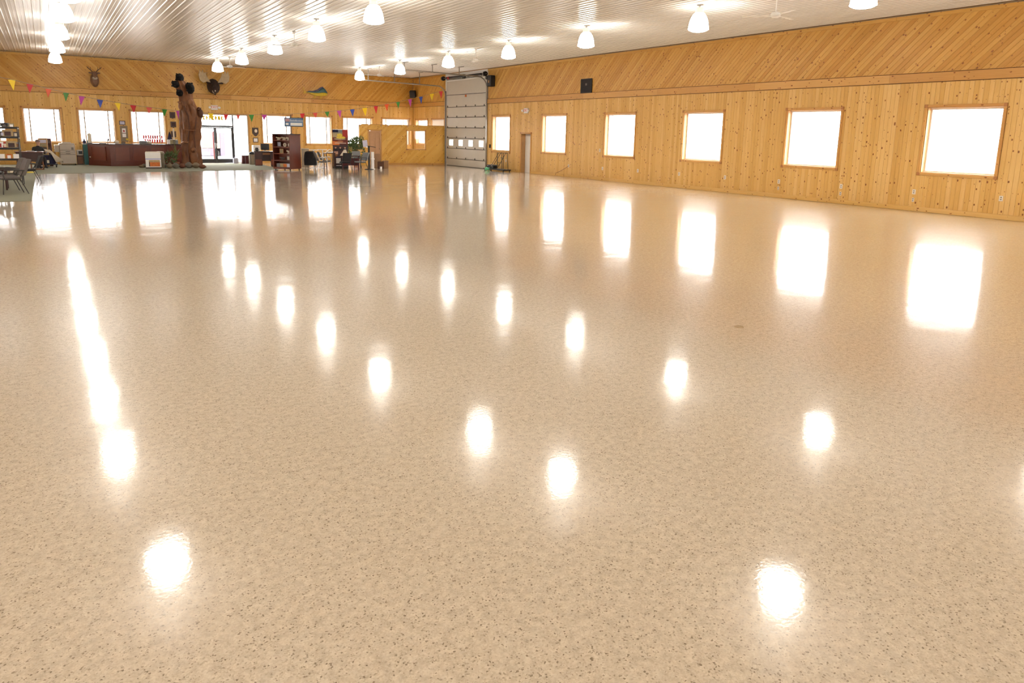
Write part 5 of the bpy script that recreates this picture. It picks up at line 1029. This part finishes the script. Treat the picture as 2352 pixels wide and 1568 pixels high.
# ================================================================== left-hand group
t = thing('literature_rack', 'tall wire literature rack with calendars at the left edge', 'rack', (-1.18, 29.6, .012), R(-4))
for x in (-.42, .42):
    for y in (-.2, .2): obj('upright', Geo().cyl((x, y, 0), (x, y, 2.0), .014, n=8), 'black_metal', t)
for z in (.35, .85, 1.22, 1.60, 1.92): obj('tray', Geo().bb(-.44, .44, -.24, .22, z, z+.02).bb(-.44, .44, -.25, -.24, z, z+.07), 'black_metal', t)
obj('header', Geo().bb(-.3, .2, -.02, .02, 2.0, 2.12), 'grey_light', t)
def on_rack(name, lb, cat, x, z, w_, h_, m1, m2, tilt=-14, y=-.17):
    f = thing(name, lb, cat, Matrix.Translation((-1.18, 29.6, .012)) @ Vector((x, y, z+.022))); obj('cover', Geo().box((0, 0, h_/2), (w_, .02, h_), rx=R(tilt)), m1, f); obj('picture', Geo().box((0, -.013, h_/2), (w_*.6, .006, h_*.55), rx=R(tilt)), m2, f)
on_rack('calendar', 'tan calendar with a dark picture on the upper rack tray', 'calendar', .13, 1.60, .30, .27, 'tan_print', 'dark_print'); on_rack('calendar', 'tan calendar with a dark picture on the middle rack tray', 'calendar', .20, 1.22, .30, .26, 'tan_print', 'dark_print'); on_rack('magazine', 'white magazine with a red and blue picture on the rack', 'magazine', -.16, 1.22, .28, .24, 'paper', 'red_print'); on_rack('magazine', 'pale blue magazine on the upper rack tray', 'magazine', -.22, 1.60, .28, .2, 'lilac', 'sign_white')
for i, (x, z, m_, lb) in enumerate(((-.28, 1.92, 'grey_light', 'grey'), (-.12, 1.92, 'paper', 'white'), (.06, 1.92, 'black_plastic', 'black'), (.26, 1.92, 'olive_print', 'olive'))): on_rack('leaflet', lb+' leaflet on the top tray of the literature rack', 'leaflet', x, z, .15, .17, m_, 'paper' if i % 2 else 'grey_fabric', -30)
for i, (x, m_, lb) in enumerate(((-.3, 'red_print', 'red'), (-.1, 'paper', 'white'), (.1, 'orange_print', 'orange'), (.3, 'paper', 'cream'))): on_rack('leaflet', lb+' leaflet on the lowest full tray of the literature rack', 'leaflet', x, .85, .16, .2, m_, 'paper', -20)
for i, (x, z, w_, h_, m1, m2, lb) in enumerate(((.36, 1.60, .15, .2, 'grey_fabric', 'cream', 'dark grey leaflet at the right of the upper rack tray'), (-.02, 1.62, .12, .2, 'black_plastic', 'lilac', 'black leaflet between the upper tray calendars'), (.02, 1.23, .11, .22, 'red_print', 'cream', 'narrow red leaflet on the middle rack tray'), (-.37, 1.23, .13, .24, 'navy', 'paper', 'navy leaflet at the left of the middle rack tray'), (.38, 1.23, .12, .22, 'grey_light', 'brown_wood', 'grey leaflet at the right of the middle rack tray'), (-.25, .36, .3, .26, 'black_plastic', 'grey_light', 'black folder on the bottom rack tray'), (.18, .36, .32, .24, 'olive_print', 'cream', 'olive folder on the bottom rack tray'))): on_rack('leaflet', lb, 'leaflet', x, z, w_, h_, m1, m2, -16)
t = thing('rack_table', 'low dark table with white papers left of the grey chairs', 'table', (-1.55, 27.6, .012)); obj('top', Geo().bb(-.45, .45, -.4, .4, .62, .66), 'cherry_top', t); [obj('leg', Geo().bb(x-.025, x+.025, y-.025, y+.025, 0, .62), 'dark_wood', t) for x in (-.4, .4) for y in (-.35, .35)]
o = thing('paper_stack', 'stack of white papers on the low dark table', 'papers', (-1.3, 27.5, .672)); obj('sheets', Geo().bb(-.16, .16, -.12, .12, 0, .05), 'paper', o); obj('top_sheet', Geo().box((.02, .01, .054), (.3, .22, .004), rz=R(12)), 'paper', o)
# desk with the seated person
t = thing('clerk_desk', 'dark red-brown desk in front of the seated person', 'desk', (sx(73, 39.75), 39.75, .012)); obj('top', Geo().bb(-.62, .5, -.35, .35, .80, .84), 'cherry', t, bevel=.006); obj('body', Geo().bb(-.58, .46, -.3, .3, .38, .80), 'dark_wood', t)
for x in (-.58, -.06, .46-.05): obj('post', Geo().bb(x, x+.05, -.3, .3, 0, .38), 'brown_wood', t)
obj('rail', Geo().bb(-.58, .46, -.3, -.26, 0, .05), 'brown_wood', t); obj('front_panel', Geo().bb(-.54, -.08, -.312, -.3, .42, .76), 'dark_wood', t); obj('front_panel', Geo().bb(-.02, .42, -.312, -.3, .42, .76), 'dark_wood', t)
o = thing('desk_tray', 'oval white tray on the clerk desk', 'tray', (sx(69, 39.75, 343), 39.75, .852)); obj('tray', Geo().lathe([(.0, 0), (.12, 0), (.16, .03), (.15, .035), (.11, .01), (0, .01)], 18), 'paper', o, smooth=True); obj('papers', Geo().bb(-.08, .08, -.06, .06, .012, .02), 'paper', o)
# person: one skinned body
def person(loc, rz):
    t = thing('person', 'seated person in a dark jacket with short grey-brown hair', 'person', loc, rz)
    J = dict(pel=((0, 0, .5), .15), waist=((0, -.02, .68), .13), chest=((0, -.06, .88), .155), neck0=((0, -.09, 1.04), .075), neck1=((0, -.12, 1.12), .05), head0=((0, -.14, 1.19), .075), head1=((0, -.155, 1.27), .085), head2=((0, -.14, 1.34), .06))
    E_ = [('pel', 'waist'), ('waist', 'chest'), ('chest', 'neck0'), ('neck0', 'neck1'), ('neck1', 'head0'), ('head0', 'head1'), ('head1', 'head2')]
    for s, n in ((-1, 'l'), (1, 'r')):
        J[n+'sh'] = ((s*.19, -.05, .97), .07); J[n+'el'] = ((s*.25, -.16, .72), .05); J[n+'wr'] = ((s*.14, -.42, .80), .033); J[n+'hip'] = ((s*.1, -.04, .49), .1); J[n+'kn'] = ((s*.13, -.42, .50), .07); J[n+'an'] = ((s*.13, -.46, .10), .045); J[n+'to'] = ((s*.13, -.6, .04), .035)
        E_ += [('chest', n+'sh'), (n+'sh', n+'el'), (n+'el', n+'wr'), ('pel', n+'hip'), (n+'hip', n+'kn'), (n+'kn', n+'an'), (n+'an', n+'to')]
    ks = list(J); me = bpy.data.meshes.new('body'); me.from_pydata([J[k][0] for k in ks], [(ks.index(a), ks.index(b)) for a, b in E_], []); me.update()
    o = bpy.data.objects.new('body', me); COL.objects.link(o); o.parent = t
    sk = o.modifiers.new('skin', 'SKIN'); sk.use_smooth_shade = True
    sv = me.skin_vertices[0].data
    for i, k in enumerate(ks): sv[i].radius = (J[k][1],)*2; sv[i].use_root = (k == 'pel')
    o.modifiers.new('subd', 'SUBSURF').levels = 2; o.modifiers['subd'].render_levels = 2
    me.materials.append(M['person']); return t
# body colours by height: trousers, dark jacket, skin above the collar (clothing, not shading)
m, tt, b = nt('person'); L = tt.links; tc = tt.nodes.new('ShaderNodeTexCoord'); sp = tt.nodes.new('ShaderNodeSeparateXYZ'); L.new(tc.outputs['Object'], sp.inputs[0])
L.new(ramp(tt, sp.outputs[2], [(0, (.03, .03, .05)), (.53, (.012, .014, .016)), (1, (.012, .014, .016))]), b.inputs['Base Color'])
gt = mathn(tt, 'GREATER_THAN', sp.outputs[2], 1.085); mx = tt.nodes.new('ShaderNodeMix'); mx.data_type = 'RGBA'; L.new(gt, mx.inputs['Factor']); L.new(b.inputs['Base Color'].links[0].from_socket, mx.inputs['A']); mx.inputs['B'].default_value = (.60, .34, .25, 1); L.new(mx.outputs['Result'], b.inputs['Base Color']); b.inputs['Roughness'].default_value = .7; M['person'] = m
pl = Vector((sx(84.5, 40.75, 330), 40.75, .012)); pt = person(pl, R(20))
obj('hair', Geo().ell((0, -.125, 1.31), (.098, .105, .085), 14, 8), 'grey_hair', pt, smooth=True); obj('nose', Geo().ell((0, -.245, 1.25), (.014, .022, .02), 8, 6), 'skin', pt, smooth=True); obj('mouth', Geo().ell((0, -.232, 1.205), (.025, .008, .006), 8, 6), 'terracotta', pt)
for s in (-1, 1):
    obj('ear', Geo().ell((s*.088, -.14, 1.26), (.012, .022, .03), 8, 6), 'skin', pt, smooth=True); obj('eye', Geo().ell((s*.032, -.232, 1.275), (.01, .008, .008), 8, 6), 'black_plastic', pt)
    hg = Geo().ell((s*.11, -.47, .805), (.035, .05, .018), 10, 6)
    for k in range(4): hg.tube([(s*.11+(k-1.5)*.017, -.50, .807), (s*.11+(k-1.5)*.019, -.535, .806), (s*.11+(k-1.5)*.02, -.56+.006*abs(k-1.5), .797)], [.009, .0085, .006], 6)
    hg.tube([(s*.11-s*.03, -.46, .805), (s*.11-s*.05, -.49, .80), (s*.11-s*.055, -.515, .796)], [.01, .009, .007], 6)
    obj('hand', hg, 'skin', pt, smooth=True)
t = thing('desk_chair', 'dark chair under the seated person', 'chair', (pl.x, pl.y, .012), R(20)); obj('seat', Geo().bb(-.22, .22, -.2, .22, .32, .385), 'black_fabric', t, bevel=.02); obj('backrest', Geo().bb(-.2, .2, .2, .25, .45, .85), 'black_fabric', t, bevel=.02); obj('post', Geo().cyl((0, 0, .08), (0, 0, .32), .03, n=10), 'black_metal', t); obj('back_post', Geo().bb(-.03, .03, .2, .24, .33, .5), 'black_metal', t)
for k in range(5): a = k*1.2566; obj('foot', Geo().cyl((0, 0, .09), (.27*math.cos(a), .27*math.sin(a), .03), .02, n=6), 'black_metal', t)
def lit_rack(px, Y, w_, h_, label, m1, m2, rows):
    t = thing('leaflet_rack', label, 'rack', (sx(px, Y), Y, .012), R(-6)); obj('back', Geo().bb(-w_/2, w_/2, 0, .02, 0, h_), m1, t)
    for s in (-1, 1): obj('side', Geo().bb(s*w_/2-.015, s*w_/2+.015, -.16, .02, 0, h_), m1, t)
    for k in range(rows):
        z = .3+k*(h_-.4)/rows; obj('shelf', Geo().bb(-w_/2, w_/2, -.15, 0, z, z+.02), m1, t); obj('leaflets', Geo().box((0, -.08, z+.11), (w_*.82, .05, .16), rx=R(-12)), m2[k % len(m2)], t)
lit_rack(103.5, 42.6, .34, 1.42, 'wooden leaflet rack right of the seated person', 'tan_wood', ['grey_fabric', 'olive_print', 'lilac'], 6); lit_rack(115, 43.1, .24, 1.40, 'dark leaflet rack with a red edge beside the wooden one', 'maroon', ['dark_print', 'grey_fabric'], 6); 
t = thing('rolling_cart', 'dark rolling cart loaded with a navy bundle in front of the leaflet racks', 'cart', (sx(112, 41.75), 41.75, .012)); obj('deck', Geo().bb(-.36, .36, -.25, .25, .12, .16), 'black_metal', t)
for x in (-.3, .3):
    for y in (-.2, .2): obj('wheel', Geo().cyl((x-.02, y, .06), (x+.02, y, .06), .06, n=12), 'rubber' if x > 0 else 'paper', t)
obj('handle', Geo().tube([(-.34, .22, .15), (-.36, .24, .75), (.3, .24, .75), (.34, .22, .15)], .015, 8), 'black_metal', t, smooth=True)
o = thing('navy_bundle', 'navy fabric bundle on the rolling cart', 'bundle', (sx(112, 41.75), 41.75, .174)); q = random.Random(5); obj('bundle', Geo().loft([[(.30*k*math.cos(a)*q.uniform(.9, 1.1), .2*k*math.sin(a)*q.uniform(.9, 1.1), z) for a in [j*math.pi/6 for j in range(12)]] for z, k in ((0, .9), (.1, 1.08), (.25, 1.05), (.38, .95), (.44, .7))]), 'navy', o, smooth=True); obj('tag', Geo().bb(-.08, .02, -.25, -.22, .05, .2), 'cream', o); obj('strap', Geo().tube([(.02, -.2, .44), (.02, -.24, .2), (.02, -.2, .02)], .015, 6), 'black_fabric', o)
o = obj('canvas_sheet', Geo().loft([[(-.34+u*.68+(.30*max(0, u-.75)/.25 if k > 1 else 0), y, z - (.55*max(0, u-.72)/.28) - .03*math.sin(u*9+y*20)) for u in [j/12 for j in range(13)]] + [(-.34+u*.68+(.30*max(0, u-.75)/.25 if k > 1 else 0), y, z - .05 - (.55*max(0, u-.72)/.28) - .03*math.sin(u*9+y*20)) for u in [j/12 for j in range(12, -1, -1)]] for k, (y, z) in enumerate(((-.24, .80), (-.1, .86), (.08, .87), (.22, .82)))]), 'cream_cloth', None, (sx(110, 41.75), 41.75, .012), smooth=True, sharp=60); tag(o, 'cream canvas sheet draped over the navy bundle', 'sheet')
o = obj('yellow_cloth', Geo().loft([[(.17*k*math.cos(a)*(1+.15*math.sin(3*a)), .35*k*math.sin(a), z) for a in [j*math.pi/8 for j in range(16)]] for z, k in ((0, 1), (.025, .95), (.035, .6))]), 'yellow_cloth', None, (sx(70, 37.2, 396), 37.2, .012), smooth=True); tag(o, 'yellow cloth lying flat on the carpet', 'cloth')

# ================================================================== carts beside the overhead door
t = thing('folding_cart', 'black folding cart frame leaning under the narrow window', 'cart', (21.2, 33.3, 0))
def rp(px, py): d = ray(px, py); k = 21.25/d.x; return Vector((d.x*k, d.y*k, HC+d.z*k))-Vector((21.2, 33.3, 0))
def bar(nm, a, b, r=.016, dx=0): obj(nm, Geo().tube([rp(*a)+Vector((dx, 0, 0)), rp(*b)+Vector((dx, 0, 0))], r, 6), 'black_metal', t)
yy0, yy1 = rp(1121, 390).y, rp(1167, 392).y
obj('deck', Geo().bb(-.28, .25, yy1, yy0, .07, .13), 'black_metal', t, bevel=.01)
for y in (yy1+.08, yy0-.08):
    for x in (-.22, .2): obj('caster', Geo().cyl((x-.02, y, .035), (x+.02, y, .035), .035, n=10), 'rubber', t)
for a, b in (((1127, 383), (1145, 352)), ((1131, 383), (1150, 352)), ((1145, 382), (1162, 351)), ((1142, 350), (1143, 386)), ((1152, 350), (1153, 391)), ((1156, 352), (1156, 391)), ((1165, 351), (1167, 391))): bar('strut', a, b)
for a, b in (((1142, 373), (1153, 374)), ((1150, 362), (1157, 363)), ((1143, 351), (1165, 352))): bar('crossbar', a, b, .013)
o = thing('toolbox', 'dark toolbox on the deck of the folding cart', 'toolbox', (21.15, 33.55, .131)); obj('box', Geo().bb(-.14, .14, -.35, .35, 0, .2), 'black_plastic', o, bevel=.015); obj('handle', Geo().tube([(0, -.1, .2), (0, -.08, .25), (0, .08, .25), (0, .1, .2)], .012, 6), 'chrome', o); [obj('latch', Geo().bb(-.15, -.14, y-.03, y+.03, .12, .17), 'chrome', o) for y in (-.2, .2)]
for k, (px, py, r, lb) in enumerate(((1117, 389.5, .10, 'lower'), (1122.5, 386, .085, 'upper'))):
    p = Vector((20.95-.12*(1-k), 0, 0)); d = ray(px, 391); Yp = d.y*p.x/d.x
    o = thing('green_float', 'green plastic ball beside the overhead door, %s one' % lb, 'ball', (p.x, Yp, r)); obj('ball', Geo().ell((0, 0, 0), (r, r, r), 14, 10), 'green_plastic', o, smooth=True); obj('cap', Geo().lathe([(.03, r-.01), (.03, r+.015), (0, r+.018)], 10), 'green_plastic', o)
